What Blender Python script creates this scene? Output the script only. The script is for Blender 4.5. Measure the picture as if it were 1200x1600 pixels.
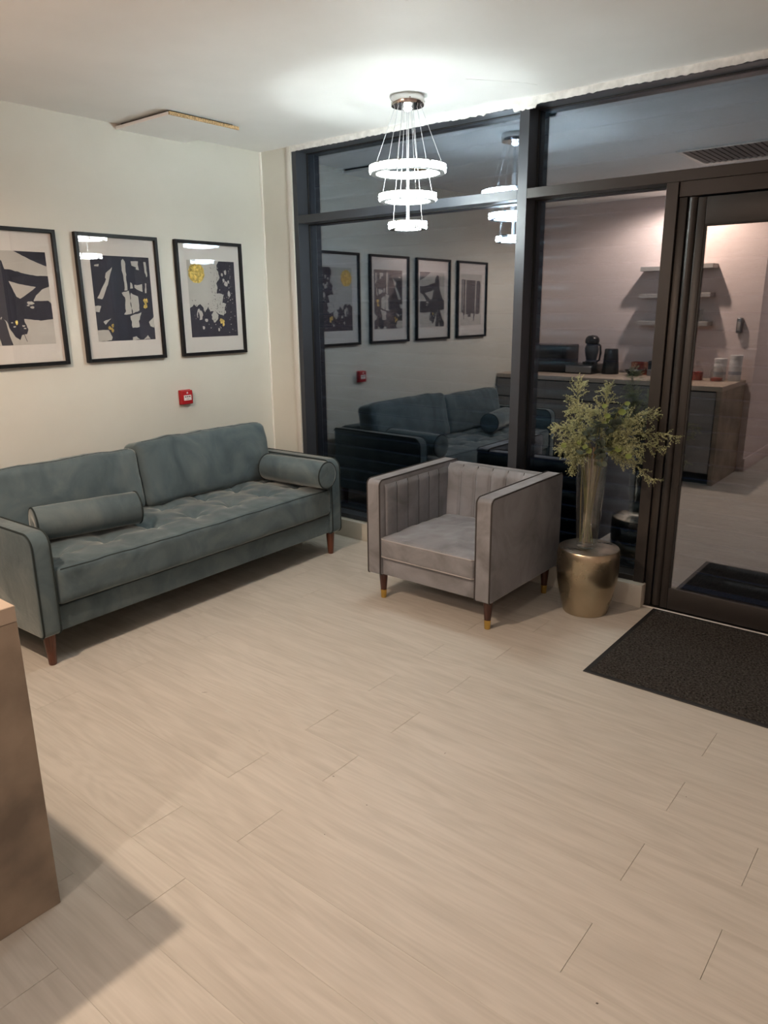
import bpy, bmesh, math, random
from mathutils import Vector, Matrix, Quaternion, noise
from mathutils.geometry import tessellate_polygon
PI = math.pi
random.seed(7)
for o in list(bpy.data.objects):
    bpy.data.objects.remove(o, do_unlink=True)
sc = bpy.context.scene
COL = sc.collection

# ------------------------------------------------------------------ camera
cam_d = bpy.data.cameras.new('camera')
cam = bpy.data.objects.new('camera', cam_d)
COL.objects.link(cam)
YAW, PITCH, ROLL = 0.681564, 0.270824, 0.010676
FPX = 1147.52
cam_d.sensor_fit = 'VERTICAL'
cam_d.sensor_height = 32.0
cam_d.sensor_width = 24.0
cam_d.lens = FPX / 1600 * 32.0
cam_d.clip_start = 0.02
fwd = Vector((-math.sin(YAW) * math.cos(PITCH), math.cos(YAW) * math.cos(PITCH), -math.sin(PITCH)))
rgt = Vector((math.cos(YAW), math.sin(YAW), 0))
dwn = fwd.cross(rgt)
r2 = rgt * math.cos(ROLL) + dwn * math.sin(ROLL)
d2 = -rgt * math.sin(ROLL) + dwn * math.cos(ROLL)
M = Matrix((r2, -d2, -fwd)).transposed().to_4x4()
M.translation = Vector((0, 0, 1.5))
cam.matrix_world = M
sc.camera = cam

# ------------------------------------------------------------------ world, exposure
w = bpy.data.worlds.new('night')
sc.world = w
w.use_nodes = True
w.node_tree.nodes['Background'].inputs[0].default_value = (0.012, 0.016, 0.028, 1)
w.node_tree.nodes['Background'].inputs[1].default_value = 0.5
sc.view_settings.view_transform = 'Standard'
sc.view_settings.look = 'None'
sc.view_settings.gamma = 1.0
sc.view_settings.use_curve_mapping = False
sc.view_settings.exposure = 0.10
sc.cycles.use_denoising = True
sc.cycles.max_bounces = 10
sc.cycles.glossy_bounces = 6
sc.cycles.transparent_max_bounces = 24
sc.cycles.sample_clamp_indirect = 40.0
sc.cycles.caustics_reflective = False
sc.cycles.caustics_refractive = False

# light levels of the room's own lamps
RING_EMIT = (36.0, 128.0, 225.0)   # crystal rings of the pendant, top to bottom
RING_COL = (0.90, 1.0, 0.98)
DOWN_W = 138.0               # recessed warm downlights
DOWN_COL = (1.0, 0.86, 0.73)

# ------------------------------------------------------------------ mesh helpers
class B:
    """Collects shapes; build() links them as ONE mesh object."""
    def __init__(s):
        s.v, s.f, s.m = [], [], []
    def add(s, vs, fs, mi=0):
        o = len(s.v)
        s.v += [tuple(p) for p in vs]
        s.f += [tuple(i + o for i in f) for f in fs]
        s.m += [mi] * len(fs)
        return s
    def box(s, x0, x1, y0, y1, z0, z1, mi=0):
        v = [(x, y, z) for z in (z0, z1) for y in (y0, y1) for x in (x0, x1)]
        f = [(0, 2, 3, 1), (4, 5, 7, 6), (0, 1, 5, 4), (2, 6, 7, 3), (0, 4, 6, 2), (1, 3, 7, 5)]
        return s.add(v, f, mi)
    def rbox(s, x0, x1, y0, y1, z0, z1, r=0.004, seg=2, mi=0):
        bm = bmesh.new()
        bmesh.ops.create_cube(bm, size=1)
        for v in bm.verts:
            v.co = ((x0 + x1) / 2 + v.co.x * (x1 - x0), (y0 + y1) / 2 + v.co.y * (y1 - y0), (z0 + z1) / 2 + v.co.z * (z1 - z0))
        bmesh.ops.bevel(bm, geom=bm.edges[:], offset=r, segments=seg, profile=0.5, affect='EDGES')
        return s.addbm(bm, mi)
    def addbm(s, bm, mi=0):
        bm.verts.index_update()
        s.add([v.co[:] for v in bm.verts], [[v.index for v in f.verts] for f in bm.faces], mi)
        bm.free()
        return s
    def lathe(s, prof, n=32, c=(0, 0, 0), mi=0, axis='z', cap=True):
        vs, fs = [], []
        for r, h in prof:
            for k in range(n):
                a = 2 * PI * k / n
                p = (r * math.cos(a), r * math.sin(a), h)
                if axis == 'x':
                    p = (p[2], p[0], p[1])
                elif axis == 'y':
                    p = (p[1], p[2], p[0])
                vs.append((p[0] + c[0], p[1] + c[1], p[2] + c[2]))
        for i in range(len(prof) - 1):
            for k in range(n):
                k2 = (k + 1) % n
                fs.append((i * n + k, i * n + k2, (i + 1) * n + k2, (i + 1) * n + k))
        if cap:
            fs.append(tuple(range(n))[::-1])
            fs.append(tuple((len(prof) - 1) * n + k for k in range(n)))
        return s.add(vs, fs, mi)
    def tube(s, pts, r, n=6, mi=0, closed=False):
        pts = [Vector(p) for p in pts]
        N = len(pts)
        vs, fs = [], []
        up = Vector((0.13, 0.21, 0.97))
        for i, p in enumerate(pts):
            if closed:
                t = pts[(i + 1) % N] - pts[i - 1]
            else:
                t = pts[min(i + 1, N - 1)] - pts[max(i - 1, 0)]
            t.normalize()
            a = t.cross(up)
            if a.length < 0.05:
                a = t.cross(Vector((1, 0, 0)))
            a.normalize()
            b = t.cross(a)
            rr = r[i] if isinstance(r, (list, tuple)) else r
            for k in range(n):
                g = 2 * PI * k / n
                vs.append(p + a * rr * math.cos(g) + b * rr * math.sin(g))
        for i in range(N if closed else N - 1):
            j = (i + 1) % N
            for k in range(n):
                k2 = (k + 1) % n
                fs.append((i * n + k, i * n + k2, j * n + k2, j * n + k))
        if not closed:
            fs.append(tuple(range(n))[::-1])
            fs.append(tuple((N - 1) * n + k for k in range(n)))
        return s.add(vs, fs, mi)
    def prism(s, poly, a0, a1, axis='y', mi=0, bev=0.0, seg=2):
        """poly of (p, q) extruded along axis; x:(y,z)  y:(x,z)  z:(x,y)"""
        def P(p, q, a):
            return (a, p, q) if axis == 'x' else (p, a, q) if axis == 'y' else (p, q, a)
        bm = bmesh.new()
        lo = [bm.verts.new(P(p, q, a0)) for p, q in poly]
        hi = [bm.verts.new(P(p, q, a1)) for p, q in poly]
        n = len(poly)
        e = []
        f0 = bm.faces.new(lo[::-1])
        f1 = bm.faces.new(hi)
        for i in range(n):
            bm.faces.new((lo[i], lo[(i + 1) % n], hi[(i + 1) % n], hi[i]))
        bmesh.ops.recalc_face_normals(bm, faces=bm.faces[:])
        if bev:
            eds = list({ed for f in (f0, f1) for ed in f.edges})
            bmesh.ops.bevel(bm, geom=eds, offset=bev, segments=seg, profile=0.5, affect='EDGES')
        return s.addbm(bm, mi)
    def flat(s, poly, fn, mi=0):
        tris = tessellate_polygon([[Vector((p, q, 0)) for p, q in poly]])
        out = []
        for t in tris:
            (ax, ay), (bx, by), (cx, cy) = (poly[i] for i in t)
            out.append(tuple(t) if (bx - ax) * (cy - ay) - (by - ay) * (cx - ax) > 0 else tuple(t)[::-1])
        return s.add([fn(p, q) for p, q in poly], out, mi)
    def build(s, name, mats, parent=None, loc=(0, 0, 0), smooth=True, angle=40):
        me = bpy.data.meshes.new(name)
        me.from_pydata(s.v, [], s.f)
        if not isinstance(mats, (list, tuple)):
            mats = [mats]
        for m in mats:
            me.materials.append(m)
        me.polygons.foreach_set('material_index', s.m)
        me.update()
        if smooth:
            me.shade_smooth()
            if angle < 180:
                me.set_sharp_from_angle(angle=math.radians(angle))
        o = bpy.data.objects.new(name, me)
        o.location = loc
        COL.objects.link(o)
        if parent:
            o.parent = parent
        return o

def cushion(a, b, c, r, n, disp=None, B_=None):
    """Rounded, finely divided pillow with half sizes a, b, c; disp(p, nrm) -> offset vector"""
    nx, ny, nz = n
    keys, vs, fs = {}, [], []
    def vert(i, j, k):
        if (i, j, k) in keys:
            return keys[(i, j, k)]
        p = Vector((a * (2 * i / nx - 1), b * (2 * j / ny - 1), c * (2 * k / nz - 1)))
        q = Vector((max(-a + r, min(a - r, p.x)), max(-b + r, min(b - r, p.y)), max(-c + r, min(c - r, p.z))))
        d = p - q
        nr = d.normalized() if d.length > 1e-9 else Vector((0, 0, 1))
        p = q + nr * r if d.length > 1e-9 else p
        if disp:
            p = p + disp(p, nr)
        keys[(i, j, k)] = len(vs)
        vs.append(p)
        return keys[(i, j, k)]
    for i in range(nx):
        for j in range(ny):
            fs.append((vert(i, j, 0), vert(i, j + 1, 0), vert(i + 1, j + 1, 0), vert(i + 1, j, 0)))
            fs.append((vert(i, j, nz), vert(i + 1, j, nz), vert(i + 1, j + 1, nz), vert(i, j + 1, nz)))
    for i in range(nx):
        for k in range(nz):
            fs.append((vert(i, 0, k), vert(i + 1, 0, k), vert(i + 1, 0, k + 1), vert(i, 0, k + 1)))
            fs.append((vert(i, ny, k), vert(i, ny, k + 1), vert(i + 1, ny, k + 1), vert(i + 1, ny, k)))
    for j in range(ny):
        for k in range(nz):
            fs.append((vert(0, j, k), vert(0, j, k + 1), vert(0, j + 1, k + 1), vert(0, j + 1, k)))
            fs.append((vert(nx, j, k), vert(nx, j + 1, k), vert(nx, j + 1, k + 1), vert(nx, j, k + 1)))
    bb = B_ or B()
    bb.add(vs, fs)
    return bb

def empty(name, label, cat, loc=(0, 0, 0), rz=0.0, group=None):
    o = bpy.data.objects.new(name, None)
    o.empty_display_size = 0.1
    o.location = loc
    o.rotation_euler = (0, 0, rz)
    COL.objects.link(o)
    o['label'] = label
    o['category'] = cat
    if group:
        o['group'] = group
    return o
def tag(o, label, cat, group=None):
    o['label'] = label
    o['category'] = cat
    if group:
        o['group'] = group
    return o
def struct(o):
    o['kind'] = 'structure'
    return o
def sempty(name, loc=(0, 0, 0)):
    o = bpy.data.objects.new(name, None)
    o.empty_display_size = 0.1
    o.location = loc
    COL.objects.link(o)
    o['kind'] = 'structure'
    return o

# ------------------------------------------------------------------ materials
def mat(name, col=(0.5, 0.5, 0.5), rough=0.5, metal=0.0, spec=0.5, emit=None, es=0.0, sheen=0.0, var=0.0, vscale=6.0,
        stretch=(1, 1, 1), col2=None, bump=0.0, bscale=80.0, coords='Object', detail=4.0, rvar=0.0, sheen_tint=None):
    m = bpy.data.materials.new(name)
    m.use_nodes = True
    nt = m.node_tree
    p = nt.nodes['Principled BSDF']
    p.inputs['Base Color'].default_value = (*col, 1)
    p.inputs['Roughness'].default_value = rough
    p.inputs['Metallic'].default_value = metal
    p.inputs['Specular IOR Level'].default_value = spec
    if sheen:
        p.inputs['Sheen Weight'].default_value = sheen
        p.inputs['Sheen Roughness'].default_value = 0.35
        p.inputs['Sheen Tint'].default_value = (*(sheen_tint or (1, 1, 1)), 1)
    if emit:
        p.inputs['Emission Color'].default_value = (*emit, 1)
        p.inputs['Emission Strength'].default_value = es
    tc = nt.nodes.new('ShaderNodeTexCoord')
    mp = nt.nodes.new('ShaderNodeMapping')
    mp.inputs['Scale'].default_value = stretch
    nt.links.new(tc.outputs[coords], mp.inputs[0])
    m['_'] = 1
    if var or rvar:
        n = nt.nodes.new('ShaderNodeTexNoise')
        n.inputs['Scale'].default_value = vscale
        n.inputs['Detail'].default_value = detail
        nt.links.new(mp.outputs[0], n.inputs['Vector'])
        if var:
            c2 = col2 or tuple(max(0, c * (1 - var)) for c in col)
            c1 = col if col2 else tuple(min(1, c * (1 + var)) for c in col)
            rp = nt.nodes.new('ShaderNodeValToRGB')
            rp.color_ramp.elements[0].position = 0.32
            rp.color_ramp.elements[1].position = 0.68
            rp.color_ramp.elements[0].color = (*c2, 1)
            rp.color_ramp.elements[1].color = (*c1, 1)
            nt.links.new(n.outputs['Fac'], rp.inputs[0])
            nt.links.new(rp.outputs[0], p.inputs['Base Color'])
        if rvar:
            mr = nt.nodes.new('ShaderNodeMapRange')
            mr.inputs[1].default_value = 0.3
            mr.inputs[2].default_value = 0.7
            mr.inputs[3].default_value = max(0.02, rough - rvar)
            mr.inputs[4].default_value = min(1, rough + rvar)
            nt.links.new(n.outputs['Fac'], mr.inputs[0])
            nt.links.new(mr.outputs[0], p.inputs['Roughness'])
    if bump:
        n2 = nt.nodes.new('ShaderNodeTexNoise')
        n2.inputs['Scale'].default_value = bscale
        n2.inputs['Detail'].default_value = 5
        nt.links.new(mp.outputs[0], n2.inputs['Vector'])
        bp = nt.nodes.new('ShaderNodeBump')
        bp.inputs['Strength'].default_value = bump
        bp.inputs['Distance'].default_value = 0.01
        nt.links.new(n2.outputs['Fac'], bp.inputs['Height'])
        nt.links.new(bp.outputs[0], p.inputs['Normal'])
    return m

def thin_glass(name, f0=0.04, tint=(1, 1, 1), gcol=(1, 1, 1), ior=1.45, streak=False):
    """Pane: clear sheet whose faces mirror the room, more at grazing angles; f0 = coating's own mirror share."""
    m = bpy.data.materials.new(name)
    m.use_nodes = True
    nt = m.node_tree
    nt.nodes.clear()
    out = nt.nodes.new('ShaderNodeOutputMaterial')
    mx = nt.nodes.new('ShaderNodeMixShader')
    tr = nt.nodes.new('ShaderNodeBsdfTransparent')
    gl = nt.nodes.new('ShaderNodeBsdfGlossy')
    fr = nt.nodes.new('ShaderNodeFresnel')
    fr.inputs['IOR'].default_value = ior
    tr.inputs[0].default_value = (*tint, 1)
    gl.inputs['Color'].default_value = (*gcol, 1)
    gl.inputs['Roughness'].default_value = 0.0
    ad = nt.nodes.new('ShaderNodeMath')
    ad.operation = 'ADD'
    ad.use_clamp = True
    ad.inputs[1].default_value = f0
    # both faces of the sheet mirror alike: undo the node's inside-out index on back faces
    gn = nt.nodes.new('ShaderNodeNewGeometry')
    ex = nt.nodes.new('ShaderNodeMath'); ex.operation = 'MULTIPLY_ADD'; ex.inputs[1].default_value = -2.0; ex.inputs[2].default_value = 1.0
    pw = nt.nodes.new('ShaderNodeMath'); pw.operation = 'POWER'; pw.inputs[0].default_value = ior
    nt.links.new(gn.outputs['Backfacing'], ex.inputs[0])
    nt.links.new(ex.outputs[0], pw.inputs[1])
    nt.links.new(pw.outputs[0], fr.inputs['IOR'])
    nt.links.new(fr.outputs[0], ad.inputs[0])
    nt.links.new(ad.outputs[0], mx.inputs[0])
    nt.links.new(tr.outputs[0], mx.inputs[1])
    nt.links.new(gl.outputs[0], mx.inputs[2])
    nt.links.new(mx.outputs[0], out.inputs[0])
    return m

def wood_floor():
    m = bpy.data.materials.new('pale_oak_planks')
    m.use_nodes = True
    nt = m.node_tree
    p = nt.nodes['Principled BSDF']
    geo = nt.nodes.new('ShaderNodeNewGeometry')
    oi = nt.nodes.new('ShaderNodeObjectInfo')
    mul = nt.nodes.new('ShaderNodeMath'); mul.operation = 'MULTIPLY'; mul.inputs[1].default_value = 37.0
    nt.links.new(oi.outputs['Random'], mul.inputs[0])
    cx = nt.nodes.new('ShaderNodeCombineXYZ')
    nt.links.new(mul.outputs[0], cx.inputs[0]); nt.links.new(mul.outputs[0], cx.inputs[2])
    va = nt.nodes.new('ShaderNodeVectorMath'); va.operation = 'ADD'
    nt.links.new(geo.outputs['Position'], va.inputs[0]); nt.links.new(cx.outputs[0], va.inputs[1])
    mp = nt.nodes.new('ShaderNodeMapping'); mp.inputs['Scale'].default_value = (1.3, 14, 1)
    nt.links.new(va.outputs[0], mp.inputs[0])
    n1 = nt.nodes.new('ShaderNodeTexNoise'); n1.inputs['Scale'].default_value = 1.6; n1.inputs['Detail'].default_value = 3; n1.inputs['Distortion'].default_value = 1.2
    nt.links.new(mp.outputs[0], n1.inputs['Vector'])
    mp2 = nt.nodes.new('ShaderNodeMapping'); mp2.inputs['Scale'].default_value = (5, 130, 1)
    nt.links.new(va.outputs[0], mp2.inputs[0])
    n2 = nt.nodes.new('ShaderNodeTexNoise'); n2.inputs['Scale'].default_value = 1.2; n2.inputs['Detail'].default_value = 6
    nt.links.new(mp2.outputs[0], n2.inputs['Vector'])
    # cathedral grain: rings of a stretched noise field
    mp3 = nt.nodes.new('ShaderNodeMapping'); mp3.inputs['Scale'].default_value = (0.9, 7.5, 1)
    nt.links.new(va.outputs[0], mp3.inputs[0])
    n3 = nt.nodes.new('ShaderNodeTexNoise'); n3.inputs['Scale'].default_value = 1.0; n3.inputs['Detail'].default_value = 1.5
    nt.links.new(mp3.outputs[0], n3.inputs['Vector'])
    ms = nt.nodes.new('ShaderNodeMath'); ms.operation = 'MULTIPLY'; ms.inputs[1].default_value = 95.0
    nt.links.new(n3.outputs['Fac'], ms.inputs[0])
    sn = nt.nodes.new('ShaderNodeMath'); sn.operation = 'SINE'
    nt.links.new(ms.outputs[0], sn.inputs[0])
    a1 = nt.nodes.new('ShaderNodeMath'); a1.operation = 'MULTIPLY_ADD'; a1.inputs[1].default_value = 0.07
    nt.links.new(sn.outputs[0], a1.inputs[0]); nt.links.new(n1.outputs['Fac'], a1.inputs[2])
    a2 = nt.nodes.new('ShaderNodeMath'); a2.operation = 'MULTIPLY_ADD'; a2.inputs[1].default_value = 0.45
    nt.links.new(n2.outputs['Fac'], a2.inputs[0]); nt.links.new(a1.outputs[0], a2.inputs[2])
    a3 = nt.nodes.new('ShaderNodeMath'); a3.operation = 'MULTIPLY_ADD'; a3.inputs[1].default_value = 0.10
    nt.links.new(oi.outputs['Random'], a3.inputs[0]); nt.links.new(a2.outputs[0], a3.inputs[2])
    rp = nt.nodes.new('ShaderNodeValToRGB')
    rp.color_ramp.elements[0].position = 0.42; rp.color_ramp.elements[0].color = (0.485, 0.450, 0.393, 1)
    rp.color_ramp.elements[1].position = 1.0; rp.color_ramp.elements[1].color = (0.605, 0.566, 0.505, 1)
    nt.links.new(a3.outputs[0], rp.inputs[0])
    nt.links.new(rp.outputs[0], p.inputs['Base Color'])
    p.inputs['Roughness'].default_value = 0.48
    p.inputs['Specular IOR Level'].default_value = 0.35
    bp = nt.nodes.new('ShaderNodeBump'); bp.inputs['Strength'].default_value = 0.12; bp.inputs['Distance'].default_value = 0.002
    nt.links.new(n2.outputs['Fac'], bp.inputs['Height']); nt.links.new(bp.outputs[0], p.inputs['Normal'])
    return m

M_FLOOR = wood_floor()
M_SUB = mat('floor_joint', (0.10, 0.075, 0.055), 0.9)
M_CEIL = mat('ceiling_paint', (0.90, 0.90, 0.89), 0.7, var=0.03, vscale=2.2, bump=0.12, bscale=4, detail=6)
M_WALL = mat('cream_wall_paint', (0.69, 0.685, 0.625), 0.6, var=0.04, vscale=2.0, bump=0.06, bscale=6, detail=5)
M_TRIM = mat('white_gloss_trim', (0.72, 0.70, 0.65), 0.45)
M_CAULK = mat('white_caulk', (0.84, 0.83, 0.78), 0.5)
M_PLASTER = mat('bare_plaster', (0.78, 0.78, 0.76), 0.8, var=0.12, vscale=30, bump=0.6, bscale=40)
M_PLINTH = mat('pale_plinth', (0.58, 0.545, 0.47), 0.5, var=0.04, vscale=5)
M_BACKWALL = mat('blush_wall_paint', (0.76, 0.645, 0.63), 0.6, var=0.03, vscale=2)
M_ALU = mat('anthracite_aluminium', (0.040, 0.045, 0.055), 0.38, metal=0.0, spec=0.5, var=0.08, vscale=3)
M_BRONZE = mat('bronze_aluminium', (0.030, 0.026, 0.024), 0.40, spec=0.35, var=0.08, vscale=3)
M_GASKET = mat('black_gasket', (0.008, 0.008, 0.008), 0.6)
M_PANE = thin_glass('window_glass', 0.24, (0.72, 0.79, 0.84), (0.78, 0.86, 1.0))
M_DPANE = thin_glass('door_glass', 0.18, (0.74, 0.79, 0.84), (0.93, 0.94, 1.0))
M_PICGLASS = thin_glass('picture_glass', 0.01, (1, 1, 1))
M_CLEAR = thin_glass('clear_glass', 0.05, (0.93, 0.95, 0.94))
M_SHUT = mat('shutter_metal', (0.010, 0.017, 0.020), 0.36, metal=0.3)
def velvet(name, c_dark, c_mid, c_light, sheen, tint):
    m = bpy.data.materials.new(name)
    m.use_nodes = True
    nt = m.node_tree
    p = nt.nodes['Principled BSDF']
    p.inputs['Roughness'].default_value = 0.8
    p.inputs['Specular IOR Level'].default_value = 0.15
    p.inputs['Sheen Weight'].default_value = sheen
    p.inputs['Sheen Roughness'].default_value = 0.35
    p.inputs['Sheen Tint'].default_value = (*tint, 1)
    tc = nt.nodes.new('ShaderNodeTexCoord')
    oi = nt.nodes.new('ShaderNodeObjectInfo')
    ml = nt.nodes.new('ShaderNodeMath'); ml.operation = 'MULTIPLY'; ml.inputs[1].default_value = 23.0
    va = nt.nodes.new('ShaderNodeVectorMath'); va.operation = 'ADD'
    nt.links.new(oi.outputs['Random'], ml.inputs[0])
    nt.links.new(tc.outputs['Object'], va.inputs[0]); nt.links.new(ml.outputs[0], va.inputs[1])
    n1 = nt.nodes.new('ShaderNodeTexNoise'); n1.inputs['Scale'].default_value = 4.2; n1.inputs['Detail'].default_value = 7; n1.inputs['Roughness'].default_value = 0.58; n1.inputs['Distortion'].default_value = 0.9
    nt.links.new(va.outputs[0], n1.inputs['Vector'])
    rp = nt.nodes.new('ShaderNodeValToRGB')
    e = rp.color_ramp.elements
    e[0].position = 0.30; e[0].color = (*c_dark, 1)
    e[1].position = 0.74; e[1].color = (*c_light, 1)
    x = e.new(0.50); x.color = (*c_mid, 1)
    nt.links.new(n1.outputs['Fac'], rp.inputs[0]); nt.links.new(rp.outputs[0], p.inputs['Base Color'])
    n2 = nt.nodes.new('ShaderNodeTexNoise'); n2.inputs['Scale'].default_value = 9; n2.inputs['Detail'].default_value = 5; n2.inputs['Distortion'].default_value = 1.5
    nt.links.new(va.outputs[0], n2.inputs['Vector'])
    bp = nt.nodes.new('ShaderNodeBump'); bp.inputs['Strength'].default_value = 0.22; bp.inputs['Distance'].default_value = 0.012
    nt.links.new(n2.outputs['Fac'], bp.inputs['Height']); nt.links.new(bp.outputs[0], p.inputs['Normal'])
    return m
M_VELVET = velvet('teal_velvet', (0.066, 0.094, 0.108), (0.098, 0.136, 0.152), (0.150, 0.186, 0.194), 0.95, (0.86, 0.90, 0.86))
M_VPIPE = mat('teal_velvet_piping', (0.026, 0.036, 0.038), 0.8, spec=0.2)
M_GREY = velvet('grey_velvet', (0.162, 0.160, 0.168), (0.240, 0.242, 0.258), (0.312, 0.318, 0.348), 0.62, (0.84, 0.90, 1.0))
M_LIGHTPIPE = mat('pale_grey_piping', (0.36, 0.34, 0.34), 0.7, spec=0.2, sheen=0.5)
M_GPIPE = mat('grey_velvet_piping', (0.055, 0.050, 0.050), 0.8, spec=0.2)
M_WALNUT = mat('walnut_leg', (0.115, 0.036, 0.018), 0.35, var=0.3, vscale=8, stretch=(20, 20, 1))
M_DARKLEG = mat('dark_walnut_leg', (0.055, 0.020, 0.014), 0.35, var=0.3, vscale=8, stretch=(20, 20, 1))
M_GOLD = mat('polished_brass', (0.70, 0.47, 0.13), 0.25, metal=1.0)
M_BRASS = mat('aged_brass_drum', (0.46, 0.395, 0.285), 0.30, metal=1.0, var=0.16, vscale=5, bump=0.10, bscale=9, rvar=0.08)
M_BTOP = mat('worn_brass_top', (0.42, 0.37, 0.30), 0.34, metal=1.0, var=0.35, vscale=7, stretch=(1, 4, 1), rvar=0.1)
M_BLACK = mat('black_frame', (0.006, 0.006, 0.007), 0.45, spec=0.25)
M_MATBOARD = mat('white_mat_board', (0.74, 0.72, 0.69), 0.8)
M_PAPER = mat('grey_print_paper', (0.53, 0.52, 0.49), 0.85, var=0.05, vscale=8)
M_NAVY = mat('navy_ink', (0.018, 0.019, 0.036), 0.7, var=0.2, vscale=9)
M_LEAFGOLD = mat('gold_leaf', (0.78, 0.55, 0.16), 0.32, metal=1.0, var=0.35, vscale=60, bump=1.0, bscale=90)
M_RED = mat('red_plastic', (0.42, 0.012, 0.018), 0.35)
M_WHITE = mat('white_plastic', (0.80, 0.79, 0.78), 0.4)
M_INK = mat('black_ink', (0.01, 0.01, 0.01), 0.6)
M_STONESHADE = mat('beige_stone_in_shade', (0.26, 0.205, 0.155), 0.45, var=0.42, vscale=4.5, detail=9, bump=0.03, bscale=30)  # end panel stone; the shade on it is worked into a darker colour
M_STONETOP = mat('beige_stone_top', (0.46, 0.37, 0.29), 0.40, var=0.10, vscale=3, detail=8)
M_DOORGREY = mat('grey_cabinet_front', (0.235, 0.215, 0.205), 0.5, var=0.12, vscale=3, detail=8)
M_DARK = mat('dark_recess', (0.012, 0.012, 0.012), 0.8)
M_CHROME = mat('chrome', (0.62, 0.60, 0.58), 0.08, metal=1.0)
M_PLATE = mat('grey_plate', (0.05, 0.048, 0.048), 0.6, spec=0.2)
M_WIRE = mat('steel_wire', (0.62, 0.64, 0.66), 0.3, metal=0.4)
M_BPLASTIC = mat('black_plastic', (0.015, 0.015, 0.017), 0.25)
M_STEEL = mat('grey_brushed_steel', (0.25, 0.25, 0.26), 0.35, metal=0.8)
M_CHIP = mat('raw_chipboard', (0.48, 0.33, 0.17), 0.9, var=0.5, vscale=140, bump=0.5, bscale=160)
M_STEM = mat('dry_green_stem', (0.20, 0.19, 0.075), 0.6, var=0.25, vscale=9)
M_TANGLINT = mat('tan_vase_glint', (0.30, 0.22, 0.13), 0.6, var=0.2, vscale=9)  # tan tone stands in for a warm reflection on the vase glass
M_SHELF = mat('grey_shelf', (0.33, 0.31, 0.30), 0.45)
M_COPPER = mat('copper', (0.75, 0.33, 0.20), 0.25, metal=1.0)
M_SWEETS = mat('red_sweets', (0.35, 0.03, 0.02), 0.4, var=0.5, vscale=60)
M_TUB = mat('white_tub', (0.70, 0.69, 0.70), 0.4)
M_TUBBAND = mat('grey_band', (0.38, 0.40, 0.45), 0.5)

def leafy(name, c1, c2, scale=7.0):
    m = mat(name, c1, 0.5, spec=0.3, var=0.2, vscale=scale, col2=c2)
    nt = m.node_tree
    p = nt.nodes['Principled BSDF']
    out = [n for n in nt.nodes if n.type == 'OUTPUT_MATERIAL'][0]
    tl = nt.nodes.new('ShaderNodeBsdfTranslucent')
    mx = nt.nodes.new('ShaderNodeMixShader')
    mx.inputs[0].default_value = 0.3
    src = p.inputs['Base Color'].links[0].from_socket
    nt.links.new(src, tl.inputs[0])
    nt.links.new(p.outputs[0], mx.inputs[1])
    nt.links.new(tl.outputs[0], mx.inputs[2])
    nt.links.new(mx.outputs[0], out.inputs[0])
    return m
M_FERN = leafy('fern_green', (0.58, 0.60, 0.36), (0.30, 0.33, 0.17))
M_EUCA = leafy('eucalyptus_green', (0.155, 0.19, 0.15), (0.075, 0.10, 0.08))
M_LIME = leafy('lime_leaf', (0.27, 0.33, 0.10), (0.17, 0.22, 0.06))

def crystal_mat(level):
    m = bpy.data.materials.new('lit_crystal')
    m.use_nodes = True
    nt = m.node_tree
    p = nt.nodes['Principled BSDF']
    p.inputs['Base Color'].default_value = (0.8, 0.82, 0.85, 1)
    p.inputs['Roughness'].default_value = 0.1
    tc = nt.nodes.new('ShaderNodeTexCoord')
    vo = nt.nodes.new('ShaderNodeTexVoronoi')
    vo.feature = 'DISTANCE_TO_EDGE'
    vo.inputs['Scale'].default_value = 85
    nt.links.new(tc.outputs['Object'], vo.inputs['Vector'])
    mr = nt.nodes.new('ShaderNodeMapRange')
    mr.inputs[1].default_value = 0.0; mr.inputs[2].default_value = 0.12
    mr.inputs[3].default_value = 0.10; mr.inputs[4].default_value = 1.0
    nt.links.new(vo.outputs['Distance'], mr.inputs[0])
    mu = nt.nodes.new('ShaderNodeMath'); mu.operation = 'MULTIPLY'; mu.inputs[1].default_value = level
    nt.links.new(mr.outputs[0], mu.inputs[0])
    p.inputs['Emission Color'].default_value = (*RING_COL, 1)
    nt.links.new(mu.outputs[0], p.inputs['Emission Strength'])
    return m
M_CRYSTALS = [crystal_mat(e) for e in RING_EMIT]
M_DIMCRYSTAL = crystal_mat(0.5)
M_LAMPFACE = mat('lamp_face', (0.9, 0.85, 0.8), 0.4, emit=(1.0, 0.80, 0.62), es=12.0)

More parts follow.
